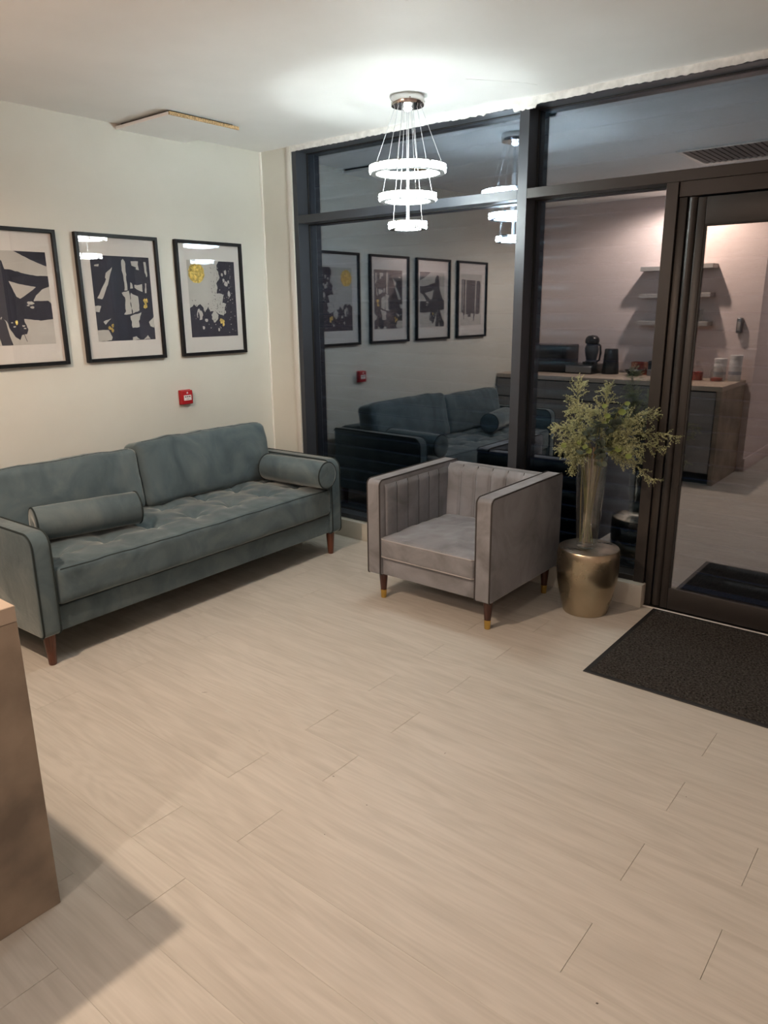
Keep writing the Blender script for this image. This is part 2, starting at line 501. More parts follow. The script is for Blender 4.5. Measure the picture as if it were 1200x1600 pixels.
# ------------------------------------------------------------------ room shell
XL, YF, YG, ZC = -3.93, 3.594, 3.70, 2.49
YB, XC, XR, YR = -0.07, -1.62, 1.7, -3.6
floor = struct(B().box(XL - 0.15, XR + 0.15, YR - 0.15, 3.78, -0.12, -0.010).build('floor', M_SUB, smooth=False))
PW, PL = 0.1815, 1.197
def plank_rows():
    shared = {}
    k = int(math.floor((YR - 1.857) / PW)) - 1
    while True:
        y0 = 1.857 + PW * k
        if y0 >= YF:
            break
        y1 = min(y0 + PW, YF)
        y0c = max(y0, YR)
        if y1 - y0c > 0.01:
            e = (-1.485 if k % 2 == 0 else -1.746)
            n = int(math.floor((XL - e) / PL)) - 1
            while e + n * PL < XR:
                x0, x1 = e + n * PL, e + (n + 1) * PL
                n += 1
                xa, xb = max(x0, XL), min(x1, XR)
                if xb - xa < 0.02:
                    continue
                if xb < XC + 0.02 and y1 < YB:
                    continue
                key = (round(xb - xa, 4), round(y1 - y0c, 4))
                if key not in shared:
                    g, gy = 0.0005, 0.00018
                    b = B()
                    lx, ly = key
                    b.rbox(g, lx - g, gy, ly - gy, -0.012, 0.0, 0.0003, 1)
                    o = b.build('plank', M_FLOOR, floor, (xa, y0c, 0), smooth=False)
                    shared[key] = o
                else:
                    o = shared[key].copy()
                    o.location = (xa, y0c, 0)
                    COL.objects.link(o)
        k += 1
plank_rows()

M_GRIT = mat('dark_grit', (0.05, 0.042, 0.036), 0.8)
for x, y, l, wd, a in ((-1.256, 1.872, 0.009, 0.003, 1.3), (-1.474, 1.535, 0.010, 0.003, 0.2), (-2.265, 1.621, 0.030, 0.0012, 0.9), (-1.292, 1.491, 0.007, 0.003, 0.3),
                       (-1.304, 1.312, 0.004, 0.003, 0.0), (-1.876, 1.567, 0.005, 0.003, 0.5), (-0.522, 2.146, 0.004, 0.003, 0.0), (-0.449, 1.290, 0.008, 0.005, 0.6)):
    o = B().add([(-l / 2, 0, 0), (0, -wd / 2, 0), (l / 2, 0, 0), (0, wd / 2, 0), (0, 0, 0.0012)], [(0, 1, 4), (1, 2, 4), (2, 3, 4), (3, 0, 4), (3, 2, 1, 0)]).build('grit', M_GRIT, floor, (x, y, 0.0001), smooth=False)
    o.rotation_euler = (0, 0, a)
ceil = struct(B().box(XL - 0.15, XR + 0.15, YR - 0.15, 3.80, ZC, ZC + 0.12).build('ceiling', M_CEIL, smooth=False))
wl = struct(B().box(XL - 0.12, XL, YB - 0.0, 3.80, 0, ZC).build('wall_left', M_WALL, smooth=False))
wb = struct(B().box(XL - 0.12, XC, YB - 0.15, YB, 0, ZC).build('wall_back', M_BACKWALL, smooth=False))
wc = struct(B().box(XC - 0.12, XC, YR, YB - 0.15, 0, ZC).build('wall_corridor', M_BACKWALL, smooth=False))
wr = struct(B().box(XR, XR + 0.12, YR, 3.80, 0, ZC).build('wall_right', M_BACKWALL, smooth=False))
wq = struct(B().box(XC - 0.12, XR + 0.12, YR - 0.12, YR, 0, ZC).build('wall_rear', M_BACKWALL, smooth=False))
wf = struct(B().box(XL, -3.64, YF, 3.80, 0, ZC).build('wall_front', M_WALL, smooth=False))
wf2 = struct(B().box(-0.04, XR, YF, 3.80, 0, ZC).build('wall_front_right', M_WALL, smooth=False))
# corner caulk, bead beside the window frame, plaster above the frame
b = B()
pts = [(XL + 0.003 + 0.002 * math.sin(i * 1.7), YF - 0.003, 0.119 + (ZC - 0.119) * i / 40) for i in range(41)]
b.tube(pts, [0.006 + 0.0022 * noise.noise(Vector((0, 0, i * 0.45))) + (0.004 if i > 30 else 0) for i in range(41)], 6)
struct(b.build('trim_1', M_CAULK))
struct(B().rbox(-3.682, -3.6405, YF - 0.010, YF, 0.119, ZC, 0.004).build('trim_2', M_TRIM))
b = B()
n = 400
top, bot = [], []
for i in range(n + 1):
    x = -3.64 + (3.6) * i / n
    d = 0.010 + 0.004 * noise.noise(Vector((x * 3, 3.1, 0))) + 0.005 * noise.noise(Vector((x * 45, 1.1, 0)))
    if abs(x + 1.99) < 0.06:
        d += 0.018 + 0.008 * noise.noise(Vector((x * 90, 7.1, 0)))
    if -2.45 < x < -2.2:
        d += 0.004 + 0.008 * noise.noise(Vector((x * 60, 7.1, 0)))
    bot.append((x, ZC - 0.022 - max(0, d)))
    top.append((x, ZC))
vs, fs = [], []
for i in range(n + 1):
    vs += [(top[i][0], YF - 0.007, top[i][1]), (bot[i][0], YF - 0.004, bot[i][1]), (bot[i][0], YF, bot[i][1])]
for i in range(n):
    a = i * 3
    fs += [(a, a + 1, a + 4, a + 3), (a + 1, a + 2, a + 5, a + 4)]
b.add(vs, fs)
struct(b.build('trim_3', M_PLASTER))
# hairline repaired cracks on the ceiling
for name, pl, r in (('trim_4', [(-2.03, 3.12), (-1.86, 3.35), (-1.83, 3.42)], 0.0009), ('trim_5', [(-1.72, 2.22), (-1.70, 2.25), (-1.69, 2.23), (-1.655, 2.22)], 0.0015)):
    b = B(); b.tube([(x, y, ZC) for x, y in pl], r, 5)
    struct(b.build(name, M_PLASTER))
# plinth under the window and skirtings
struct(B().rbox(XL, -1.19, 3.55, YF + 0.02, 0, 0.119, 0.002).build('baseboard_front', M_PLINTH))
struct(B().rbox(XL, XL + 0.016, YB + 0.74, 3.549, 0, 0.11, 0.003).build('baseboard_left', M_TRIM))
struct(B().rbox(XC, XC + 0.016, YR, YB - 0.001, 0, 0.12, 0.003).build('baseboard_corridor', M_BACKWALL))
struct(B().rbox(XR - 0.016, XR, YR, YF, 0, 0.12, 0.003).build('baseboard_right', M_TRIM))

# ------------------------------------------------------------------ curtain wall: windows and door
def bar(parent, name, x0, x1, z0, z1, m=M_ALU, y0=YF, y1=3.76, r=0.0015):
    return B().rbox(x0, x1, y0, y1, z0, z1, r, 1).build(name, m, parent, smooth=False)
def pane(parent, x0, x1, z0, z1, y=YG, m=M_PANE, t=0.006):
    return B().box(x0, x1, y, y + t, z0, z1).build('pane', m, parent, smooth=False)
ZT0, ZT1, ZH = 2.030, 2.078, 2.455
XM0, XM1, XP0, XP1, XE = -2.015, -1.960, -1.254, -1.200, -0.10
w1 = sempty('window_1')
bar(w1, 'jamb', -3.64, -3.602, 0.119, ZC)
bar(w1, 'top_rail', -3.602, XM0, ZH, ZC)
bar(w1, 'transom', -3.602, XM0, ZT0, ZT1)
bar(w1, 'bottom_rail', -3.602, XM0, 0.121, 0.150)
bar(w1, 'mullion', XM0, XM1, 0.121, ZC)
pane(w1, -3.602, XM0, ZT1, ZH)
pane(w1, -3.602, XM0, 0.150, ZT0)
for z0, z1 in ((ZT1, ZH), (0.15, ZT0)):
    g = B()
    for x0, x1, a, c in ((-3.602, -3.598, z0, z1), (XM0 - 0.004, XM0, z0, z1)):
        g.box(x0, x1, YG - 0.012, YG, a, c)
    g.box(-3.598, XM0 - 0.004, YG - 0.012, YG, z1 - 0.004, z1)
    g.box(-3.598, XM0 - 0.004, YG - 0.012, YG, z0, z0 + 0.004)
    g.build('gasket', M_GASKET, w1, smooth=False)
w2 = sempty('window_2')
bar(w2, 'top_rail', XM1, XE + 0.06, ZH, ZC)
bar(w2, 'transom', XM1, XE + 0.06, ZT0, ZT1, M_BRONZE)
bar(w2, 'bottom_rail', XM1, XP0, 0.121, 0.150, M_BRONZE)
bar(w2, 'post', XP0, XP1, 0.0, ZT0, M_BRONZE)
pane(w2, XM1, XE, ZT1, ZH)
pane(w2, XM1, XP0, 0.150, ZT0)
for x0, x1, z0, z1 in ((XM1, XE, ZT1, ZH), (XM1, XP0, 0.15, ZT0)):
    g = B()
    g.box(x0, x0 + 0.004, YG - 0.012, YG, z0, z1)
    g.box(x1 - 0.004, x1, YG - 0.012, YG, z0, z1)
    g.box(x0 + 0.004, x1 - 0.004, YG - 0.012, YG, z1 - 0.004, z1)
    g.box(x0 + 0.004, x1 - 0.004, YG - 0.012, YG, z0, z0 + 0.004)
    g.build('gasket', M_GASKET, w2, smooth=False)
d1 = sempty('door_1')
bar(d1, 'header', XP1 + 0.004, XE, 1.966, ZT0, M_BRONZE, YF + 0.006)
bar(d1, 'jamb', XE, XE + 0.06, 0, ZT0, M_BRONZE)
B().box(XP1, XP1 + 0.006, YF + 0.045, 3.75, 0.0, ZT0).build('gasket', M_GASKET, d1, smooth=False)
b = B(); b.lathe([(0.023, 0.012), (0.023, 1.962)], 20, (-1.1335, YF + 0.030, 0))
b.build('pivot_guard', M_BRONZE, d1)
b = B(); b.rbox(-1.196, -1.160, YF + 0.012, YF + 0.06, 0.0, 1.964, 0.003)
b.build('stop', M_BRONZE, d1)
b = B()
b.rbox(-1.108, -1.072, YF, YF + 0.045, 0.012, 1.957, 0.004)
b.build('stile', M_BRONZE, d1)
b = B(); b.rbox(-0.20, -0.11, YF, YF + 0.045, 0.012, 1.957, 0.004); b.build('stile', M_BRONZE, d1)
b = B(); b.rbox(-1.072, -0.20, YF, YF + 0.045, 1.841, 1.957, 0.003); b.build('top_rail', M_BRONZE, d1)
b = B(); b.rbox(-1.072, -0.20, YF, YF + 0.045, 0.012, 0.122, 0.003); b.build('bottom_rail', M_BRONZE, d1)
g = B()
g.box(-1.072, -1.064, YF + 0.003, YF + 0.03, 0.122, 1.841)
g.box(-1.064, -0.2, YF + 0.003, YF + 0.03, 1.835, 1.841)
g.build('gasket', M_GASKET, d1, smooth=False)
pane(d1, -1.064, -0.20, 0.122, 1.835, YF + 0.009, M_DPANE)
B().rbox(-1.19, XE, YF - 0.014, YF - 0.001, 0.0, 0.004, 0.001, 1).build('threshold', M_TRIM, d1, smooth=False)
B().box(-1.2, XE, YF, 3.76, -0.009, 0.004).build('sill', M_GASKET, d1, smooth=False)

# roller shutter down outside the glass
sh = empty('outside_shutter', 'dark metal roller shutter closed outside behind the window glass', 'shutter', (-1.9, 4.02, 0))
prof = []
for i in range(9):
    a = PI * i / 8
    prof.append((-0.013 * math.sin(a), 0.004 + 0.074 * i / 8))
prof += [(0.004, 0.080), (0.004, 0.002)]
sl0 = None
for i in range(30):
    if sl0 is None:
        sl0 = B().prism(prof, -2.2, 2.2, 'x').build('slat', M_SHUT, sh, (0, 0, 0.0))
    else:
        s_ = sl0.copy(); s_.location = (0, 0, i * 0.086); COL.objects.link(s_)
for x in (-2.24, 2.2):
    B().box(x, x + 0.04, -0.03, 0.03, 0, 2.6).build('guide_rail', M_SHUT, sh, smooth=False)

# ------------------------------------------------------------------ ceiling fittings
hb = empty('ceiling_hatch', 'loose square white access panel with raw chipboard edge on the ceiling', 'hatch', (-3.685, 2.775, 2.46))
B().box(-0.245, 0.237, -0.232, 0.225, 0.0, 0.016).build('board', M_CEIL, hb, smooth=False)
B().box(0.237, 0.246, -0.232, 0.225, 0.0005, 0.0165).build('chipboard_edge', M_CHIP, hb, smooth=False)['label'] = 'raw chipboard edge'
B().box(-0.235, 0.21, -0.205, 0.21, 0.016, 0.030).build('backing', M_DARK, hb, smooth=False)

vt = empty('air_vent', 'square ceiling air vent with slanted grey louvres', 'vent', (-1.55, 1.70, ZC))
b = B()
for x0, x1, y0, y1 in ((-0.30, 0.30, -0.30, -0.265), (-0.30, 0.30, 0.265, 0.30), (-0.30, -0.265, -0.265, 0.265), (0.265, 0.30, -0.265, 0.265)):
    b.rbox(x0, x1, y0, y1, -0.010, 0.0, 0.003, 1)
b.build('frame', M_TRIM, vt, smooth=False)
B().box(-0.265, 0.265, -0.265, 0.265, -0.001, 0.0).build('backing', M_DARK, vt, smooth=False)
sl = None
for i in range(13):
    x = -0.24 + 0.04 * i
    if sl is None:
        bb = B(); bb.add([(-0.008, -0.265, -0.012), (0.004, -0.265, -0.002), (0.006, -0.265, -0.003), (-0.006, -0.265, -0.013),
                          (-0.008, 0.265, -0.012), (0.004, 0.265, -0.002), (0.006, 0.265, -0.003), (-0.006, 0.265, -0.013)],
                         [(0, 1, 5, 4), (1, 2, 6, 5), (2, 3, 7, 6), (3, 0, 4, 7), (0, 3, 2, 1), (4, 5, 6, 7)])
        sl = bb.build('louvre', M_SHELF, vt, (x, 0, 0), smooth=False)
    else:
        q = sl.copy(); q.location = (x, 0, 0); COL.objects.link(q)

def downlight(x, y, watts, label, size=168, col=DOWN_COL):
    t = empty('downlight', label, 'downlight', (x, y, ZC), group='recessed ceiling downlights')
    B().lathe([(0.030, -0.001), (0.046, -0.001), (0.046, -0.006), (0.032, -0.006), (0.030, -0.003)], 28, cap=False).build('bezel', M_WHITE, t)
    B().lathe([(0.029, -0.0015), (0.029, -0.0025)], 24).build('lens', M_LAMPFACE, t)
    ld = bpy.data.lights.new('downlight_lamp', 'SPOT')
    ld.energy = watts
    ld.color = col
    ld.spot_size = math.radians(size)
    ld.spot_blend = 0.4
    ld.shadow_soft_size = 0.028
    lo = bpy.data.objects.new('downlight_lamp', ld)
    lo.location = (0, 0, -0.03)
    lo.parent = t
    COL.objects.link(lo)
downlight(-2.295, 0.387, DOWN_W, 'round white downlight in the ceiling over the stone counter', col=(1.0, 0.76, 0.57))
downlight(-1.17, -0.98, DOWN_W * 0.38, 'round white downlight in the ceiling behind the counter end, beside the corridor wall')
downlight(0.75, -1.5, DOWN_W * 0.25, 'round white downlight in the ceiling over the open floor', col=(1.0, 0.89, 0.80))

# ------------------------------------------------------------------ pendant
PX, PY = -2.397, 3.171
ch = empty('pendant_light', 'three tier crystal ring pendant light on wires below chrome ceiling rose', 'pendant light', (PX, PY, ZC))
b = B(); b.lathe([(0.080, 0.0), (0.082, -0.004), (0.082, -0.040), (0.079, -0.045), (0.0, -0.045)], 48, cap=False)
b.build('canopy', M_CHROME, ch)
b = B(); b.lathe([(0.0, -0.045), (0.018, -0.047), (0.022, -0.056), (0.012, -0.066), (0.0, -0.067)], 20, cap=False)
b.build('centre_crystal', crystal_mat(9.0), ch)
for k in range(4):
    a = PI / 4 + k * PI / 2
    b = B(); b.lathe([(0.0, 0.0), (0.004, 0.0), (0.004, 0.004), (0.0, 0.005)], 10, axis='x', cap=False)
    o = b.build('screw', M_CHROME, ch, (0.081 * math.cos(a), 0.081 * math.sin(a), -0.022)); o.rotation_euler = (0, 0, a)
rings = ((0.190, -0.327, 0.034), (0.144, -0.456, 0.033), (0.097, -0.587, 0.033))
def make_ring(R, zc, h, cmat):
    tk = 0.030
    z0, z1 = zc - h / 2, zc + h / 2
    r = B().lathe([(R - tk, z0 + 0.004), (R - 0.006, z0 + 0.004), (R - 0.006, z1 - 0.004), (R - tk, z1 - 0.004), (R - tk, z0 + 0.004)], 64, cap=False).build('ring', M_CHROME, ch)
    B().lathe([(R - tk, z0 - 0.005), (R - 0.005, z0 - 0.005), (R - 0.005, z0 - 0.002), (R - tk, z0 - 0.002), (R - tk, z0 - 0.005)], 64, cap=False).build('base_plate', M_PLATE, r)
    for zz in (z1 - 0.003,):  # unseen top cover, added to hold the crystals' light off the ceiling
        B().lathe([(R - tk - 0.005, zz), (R + 0.002, zz), (R + 0.002, zz + 0.003), (R - tk - 0.005, zz + 0.003), (R - tk - 0.005, zz)], 64, cap=False).build('shade_plate', M_CHROME, r)
    # faceted crystals: two rows outside, two rows inside, plus rims
    c = B()
    for rr, sgn in ((R - 0.003, 1), (R - tk - 0.003, -1)):
        nn = int(2 * PI * rr / 0.017)
        for row in range(2):
            zc_ = z0 + h * (0.20 + 0.49 * row)
            for k in range(nn):
                a = 2 * PI * (k + 0.5 * row) / nn
                e = Vector((math.cos(a), math.sin(a), 0)); t = Vector((-math.sin(a), math.cos(a), 0)); u = Vector((0, 0, 1))
                p = e * rr + Vector((0, 0, zc_))
                hw, hh, dp = 0.0085, h * 0.25, 0.0055 + random.uniform(-0.0015, 0.002)
                vs = [p + t * hw * cx + u * hh * cz for cx, cz in ((-1, -1), (1, -1), (1, 1), (-1, 1))]
                vs.append(p + e * sgn * dp + t * random.uniform(-0.003, 0.003) + u * random.uniform(-0.003, 0.003))
                c.add(vs, [(0, 1, 4), (1, 2, 4), (2, 3, 4), (3, 0, 4), (3, 2, 1, 0)])
                if random.random() < 0.12:
                    c.m[-5:] = [1] * 5
    o = c.build('crystal', [cmat, M_DIMCRYSTAL], r, smooth=False)
    o['kind'] = 'stuff'
    return r
for (R, zc, h), cmat in zip(rings, M_CRYSTALS):
    make_ring(R, zc, h, cmat)
for (R, zc, h), na, r0, ph in zip(rings, (4, 4, 3), (0.066, 0.048, 0.030), (0.35, 0.95, 0.1)):
    for k in range(na):
        a = ph + 2 * PI * k / na
        rr = R - 0.013
        b = B(); b.tube([(r0 * math.cos(a), r0 * math.sin(a), -0.045), (rr * math.cos(a), rr * math.sin(a), zc + h / 2 - 0.004)], 0.0013, 6)
        b.build('wire', M_WIRE, ch)
for dx in (-0.004, 0.004):
    b = B(); b.tube([(dx, dx, -0.060), (dx * 0.6, dx, -0.3), (dx, dx, -0.587)], 0.0016, 6)
    b.build('cable', M_WIRE, ch)

# ------------------------------------------------------------------ framed prints on the left wall
def blob(cx, cy, rx, ry, n=14, jag=0.25):
    return [(cx + rx * (1 + random.uniform(-jag, jag)) * math.cos(2 * PI * i / n), cy + ry * (1 + random.uniform(-jag, jag)) * math.sin(2 * PI * i / n)) for i in range(n)]
def jag(poly, amp=0.003, step=0.012):
    out = []
    for i in range(len(poly)):
        a, c = Vector(poly[i]), Vector(poly[(i + 1) % len(poly)])
        m_ = max(1, int((c - a).length / step))
        for k in range(m_):
            q = a.lerp(c, k / m_)
            on_edge = q.x < 0.0835 or q.x > 0.4545 or q.y < 0.1125 or q.y > 0.5755
            am = 0 if on_edge else amp
            out.append((min(0.455, max(0.083, q.x + random.uniform(-am, am))), min(0.576, max(0.112, q.y + random.uniform(-am, am)))))
    return out
RECT = [(0.083, 0.112), (0.455, 0.112), (0.455, 0.576), (0.083, 0.576)]
PAPER, NAVY, GOLDL = 0, 1, 2
def art1():
    L = [(RECT, PAPER)]
    L.append((jag([(0.288, 0.576), (0.455, 0.576), (0.455, 0.506), (0.399, 0.525), (0.343, 0.551)], 0.001), NAVY))
    L.append((jag([(0.215, 0.533), (0.198, 0.556), (0.172, 0.545), (0.160, 0.49), (0.156, 0.44), (0.130, 0.385), (0.100, 0.345), (0.083, 0.335), (0.083, 0.262), (0.120, 0.255), (0.150, 0.255), (0.110, 0.18), (0.083, 0.15), (0.083, 0.112), (0.154, 0.112), (0.160, 0.161), (0.189, 0.145), (0.178, 0.248), (0.186, 0.255),
                    (0.205, 0.235), (0.209, 0.232), (0.222, 0.19), (0.243, 0.153), (0.265, 0.137), (0.277, 0.162), (0.305, 0.167), (0.316, 0.188), (0.302, 0.225), (0.299, 0.243), (0.386, 0.233), (0.455, 0.240), (0.455, 0.320), (0.439, 0.334), (0.361, 0.331), (0.364, 0.336), (0.381, 0.362), (0.413, 0.391), (0.455, 0.405), (0.455, 0.457), (0.389, 0.458), (0.326, 0.469), (0.259, 0.486), (0.233, 0.487), (0.224, 0.523)], 0.0015), NAVY))
    L.append((jag([(0.160, 0.161), (0.178, 0.235), (0.190, 0.252), (0.203, 0.232), (0.215, 0.16), (0.226, 0.113), (0.170, 0.113)], 0.001), NAVY))
    L.append((jag([(0.212, 0.205), (0.238, 0.150), (0.252, 0.113), (0.229, 0.113)], 0.001), PAPER))
    L.append((jag([(0.247, 0.430), (0.302, 0.415), (0.383, 0.402), (0.333, 0.367), (0.294, 0.344), (0.275, 0.354), (0.261, 0.389)], 0.001), PAPER))
    for x, y, r in ((0.345, 0.322, 0.012), (0.352, 0.300, 0.008), (0.33, 0.31, 0.005), (0.292, 0.208, 0.006), (0.298, 0.195, 0.005), (0.235, 0.225, 0.004), (0.245, 0.205, 0.005)):
        L.append((blob(x, y, r * 1.4, r * 0.7), PAPER))
    L.append((blob(0.258, 0.226, 0.007, 0.012), GOLDL))
    L.append(([(0.288, 0.165), (0.291, 0.165), (0.302, 0.128), (0.299, 0.128)], NAVY))
    return L
def art2():
    L = [(RECT, NAVY)]
    S = [[(0.212, 0.515), (0.171, 0.484), (0.161, 0.458), (0.17, 0.45), (0.103, 0.346), (0.132, 0.34), (0.176, 0.42)],
         [(0.105, 0.527), (0.136, 0.53), (0.132, 0.518), (0.105, 0.518)],
         [(0.275, 0.552), (0.288, 0.561), (0.299, 0.551), (0.298, 0.492), (0.297, 0.391), (0.278, 0.388), (0.279, 0.465), (0.273, 0.5)],
         [(0.258, 0.378), (0.304, 0.389), (0.307, 0.351), (0.313, 0.262), (0.26, 0.256), (0.273, 0.276), (0.276, 0.351)],
         [(0.316, 0.378), (0.36, 0.356), (0.365, 0.28), (0.318, 0.264), (0.310, 0.334)],
         [(0.301, 0.249), (0.375, 0.27), (0.353, 0.216), (0.355, 0.184), (0.306, 0.181)],
         [(0.336, 0.55), (0.381, 0.554), (0.381, 0.503), (0.365, 0.507), (0.368, 0.52), (0.336, 0.526)],
         [(0.42, 0.549), (0.433, 0.549), (0.438, 0.478), (0.429, 0.467), (0.42, 0.495)],
         [(0.317, 0.436), (0.33, 0.433), (0.332, 0.405), (0.316, 0.402)],
         [(0.344, 0.421), (0.396, 0.427), (0.395, 0.381), (0.357, 0.395), (0.343, 0.409)],
         [(0.415, 0.431), (0.425, 0.429), (0.422, 0.379), (0.412, 0.377)],
         [(0.083, 0.305), (0.12, 0.306), (0.109, 0.273), (0.083, 0.275)],
         [(0.083, 0.174), (0.151, 0.174), (0.171, 0.131), (0.164, 0.115), (0.083, 0.112)],
         [(0.125, 0.221), (0.174, 0.237), (0.137, 0.205)],
         [(0.304, 0.131), (0.327, 0.135), (0.347, 0.114), (0.301, 0.113)],
         [(0.455, 0.242), (0.418, 0.215), (0.426, 0.187), (0.454, 0.182)],
         [(0.374, 0.115), (0.403, 0.137), (0.418, 0.122), (0.423, 0.113)]]
    for s_ in S:
        L.append((jag(s_, 0.0025, 0.014), PAPER))
    for k in range(7):
        L.append((blob(0.412 + random.uniform(-0.012, 0.012), 0.316 + random.uniform(-0.028, 0.028), 0.009, 0.013, 9, 0.4), GOLDL))
    for k in range(5):
        L.append((blob(0.168 + random.uniform(-0.013, 0.013), 0.185 + random.uniform(-0.018, 0.018), 0.007, 0.010, 9, 0.4), GOLDL))
    return L
def art3():
    L = [(RECT, PAPER)]
    L.append((jag([(0.315, 0.552), (0.33, 0.576), (0.455, 0.576), (0.455, 0.112), (0.083, 0.112), (0.083, 0.290), (0.092, 0.296), (0.118, 0.31), (0.135, 0.295), (0.161, 0.31), (0.184, 0.295), (0.194, 0.266), (0.222, 0.295), (0.238, 0.265), (0.264, 0.27), (0.346, 0.244), (0.365, 0.314), (0.34, 0.324), (0.357, 0.374), (0.299, 0.379), (0.31, 0.423), (0.299, 0.442), (0.334, 0.472), (0.324, 0.511), (0.307, 0.53)], 0.0042, 0.011), NAVY))
    for x, y, rx, ry in ((0.155, 0.247, 0.022, 0.034), (0.274, 0.235, 0.026, 0.032), (0.4, 0.376, 0.012, 0.018), (0.379, 0.508, 0.009, 0.014), (0.379, 0.439, 0.014, 0.016), (0.362, 0.46, 0.009, 0.010), (0.352, 0.495, 0.008, 0.010), (0.40, 0.452, 0.007, 0.009), (0.179, 0.17, 0.009, 0.010), (0.30, 0.155, 0.008, 0.011), (0.205, 0.215, 0.012, 0.010), (0.36, 0.265, 0.006, 0.009)):
        L.append((blob(x, y, rx, ry, 16, 0.2), PAPER))
    L.append((blob(0.145, 0.24, 0.008, 0.022, 10, 0.3), NAVY))
    for k in range(60):
        x, y = random.uniform(0.10, 0.44), random.uniform(0.13, 0.36)
        L.append((blob(x, y, random.uniform(0.0015, 0.004), random.uniform(0.0015, 0.004), 7), random.choice((PAPER, NAVY))))
    for k in range(36):
        x, y = random.uniform(0.30, 0.43), random.uniform(0.25, 0.56)
        L.append((blob(x, y, random.uniform(0.0015, 0.004), random.uniform(0.0015, 0.004), 7), PAPER))
    for k in range(60):
        x, y = random.uniform(0.255, 0.33), random.uniform(0.27, 0.54)
        L.append((blob(x, y, random.uniform(0.0012, 0.003), random.uniform(0.0012, 0.003), 7), NAVY))
    for k in range(26):
        a = random.uniform(0, 2 * PI)
        L.append((blob(0.150 + 0.058 * math.cos(a), 0.500 + 0.058 * math.sin(a), random.uniform(0.002, 0.006), random.uniform(0.002, 0.006), 6), GOLDL))
    L.append((blob(0.150, 0.500, 0.060, 0.060, 40, 0.06), GOLDL))
    for k in range(6):
        L.append((blob(0.329 + random.uniform(-0.012, 0.012), 0.199 + random.uniform(-0.018, 0.018), 0.009, 0.012, 9, 0.4), GOLDL))
    return L
def art4():
    L = [(RECT, PAPER)]
    L.append((jag([(0.105, 0.515), (0.43, 0.53), (0.435, 0.235), (0.40, 0.22), (0.395, 0.165), (0.385, 0.165), (0.378, 0.22), (0.33, 0.215), (0.325, 0.19), (0.27, 0.19), (0.265, 0.225), (0.225, 0.215), (0.218, 0.150), (0.205, 0.150), (0.2, 0.22), (0.135, 0.21), (0.112, 0.23)], 0.004), NAVY))
    for s_ in ([(0.175, 0.555), (0.190, 0.555), (0.200, 0.30), (0.193, 0.13), (0.183, 0.13), (0.185, 0.30)],
               [(0.355, 0.555), (0.368, 0.555), (0.372, 0.25), (0.362, 0.13), (0.356, 0.25)],
               [(0.15, 0.52), (0.40, 0.54), (0.40, 0.55), (0.15, 0.535)], [(0.402, 0.52), (0.41, 0.52), (0.412, 0.24), (0.405, 0.24)]):
        L.append((jag(s_, 0.003), PAPER))
    return L
def picture(yl, art, label, lean=0.0):
    t = empty('framed_print', label, 'picture', (XL, yl, 1.222), group='framed abstract prints on the cream wall')
    W_, H_, bw, dp = 0.515, 0.690, 0.019, 0.028
    f = B()
    f.rbox(0.001, dp, 0, bw, 0, H_, 0.0015, 1)
    f.rbox(0.001, dp, W_ - bw, W_, 0, H_, 0.0015, 1)
    f.rbox(0.001, dp, bw, W_ - bw, 0, bw, 0.0015, 1)
    f.rbox(0.001, dp, bw, W_ - bw, H_ - bw, H_, 0.0015, 1)
    f.build('frame', M_BLACK, t, smooth=False)
    B().box(0.001, 0.010, bw, W_ - bw, bw, H_ - bw).build('mount', M_MATBOARD, t, smooth=False)
    p = B()
    for i, (poly, mi) in enumerate(art):
        h = 0.0105 + (0.0002 + 0.00001 * i if i else 0)
        p.flat(poly, lambda a, c, h=h: (h, a, c), mi)
    bmx = p.build('print', [M_PAPER, M_NAVY, M_LEAFGOLD], t, smooth=False)
    B().box(0.016, 0.0175, bw, W_ - bw, bw, H_ - bw).build('glazing', M_PICGLASS, t, smooth=False)
picture(0.955, art4(), 'black framed print of solid navy block with white vertical drips, over the near sofa arm')
picture(1.591, art1(), 'black framed print with broad navy brush strokes and grey triangle, cut by photo edge')
picture(2.213, art2(), 'black framed print of navy with many angular grey pieces and small gold fleck')
picture(2.852, art3(), 'black framed print with round gold sun above navy splatter, above the red call point')

# ------------------------------------------------------------------ fire call point
cp = empty('call_point', 'small red square fire alarm call point on the cream wall', 'alarm', (XL, 2.847, 0.970))
B().rbox(0.001, 0.010, -0.044, 0.044, -0.046, 0.046, 0.004).build('back_box', M_RED, cp)
b = B(); b.rbox(0.009, 0.034, -0.041, 0.041, -0.043, 0.043, 0.005, 3); b.build('body', M_RED, cp)
b = B(); b.rbox(0.033, 0.0355, -0.028, 0.029, -0.019, 0.014, 0.001, 1); b.build('window', M_WHITE, cp, smooth=False)
X0 = 0.0358
b = B()
fn = lambda a, c: (X0, a, c)
b.flat([(-0.021, 0.0065), (-0.013, 0.0065), (-0.013, 0.010), (-0.008, 0.004), (-0.013, -0.002), (-0.013, 0.0015), (-0.021, 0.0015)][::-1], fn)
b.flat([(0.0215, 0.0065), (0.0135, 0.0065), (0.0135, 0.010), (0.0085, 0.004), (0.0135, -0.002), (0.0135, 0.0015), (0.0215, 0.0015)], fn)
b.flat([(0.0045 * math.cos(2 * PI * i / 16), 0.004 + 0.0045 * math.sin(2 * PI * i / 16)) for i in range(16)], fn)
for i in range(7):
    b.flat([(-0.010 + i * 0.003, -0.012), (-0.0082 + i * 0.003, -0.012), (-0.0082 + i * 0.003, -0.0085), (-0.010 + i * 0.003, -0.0085)], fn)
b.build('marking', M_INK, cp, smooth=False)
b = B()
b.flat([(0.0, 0.036), (0.006, 0.030), (0.006, 0.023), (-0.006, 0.023), (-0.006, 0.030)], lambda a, c: (0.0345, a, c))
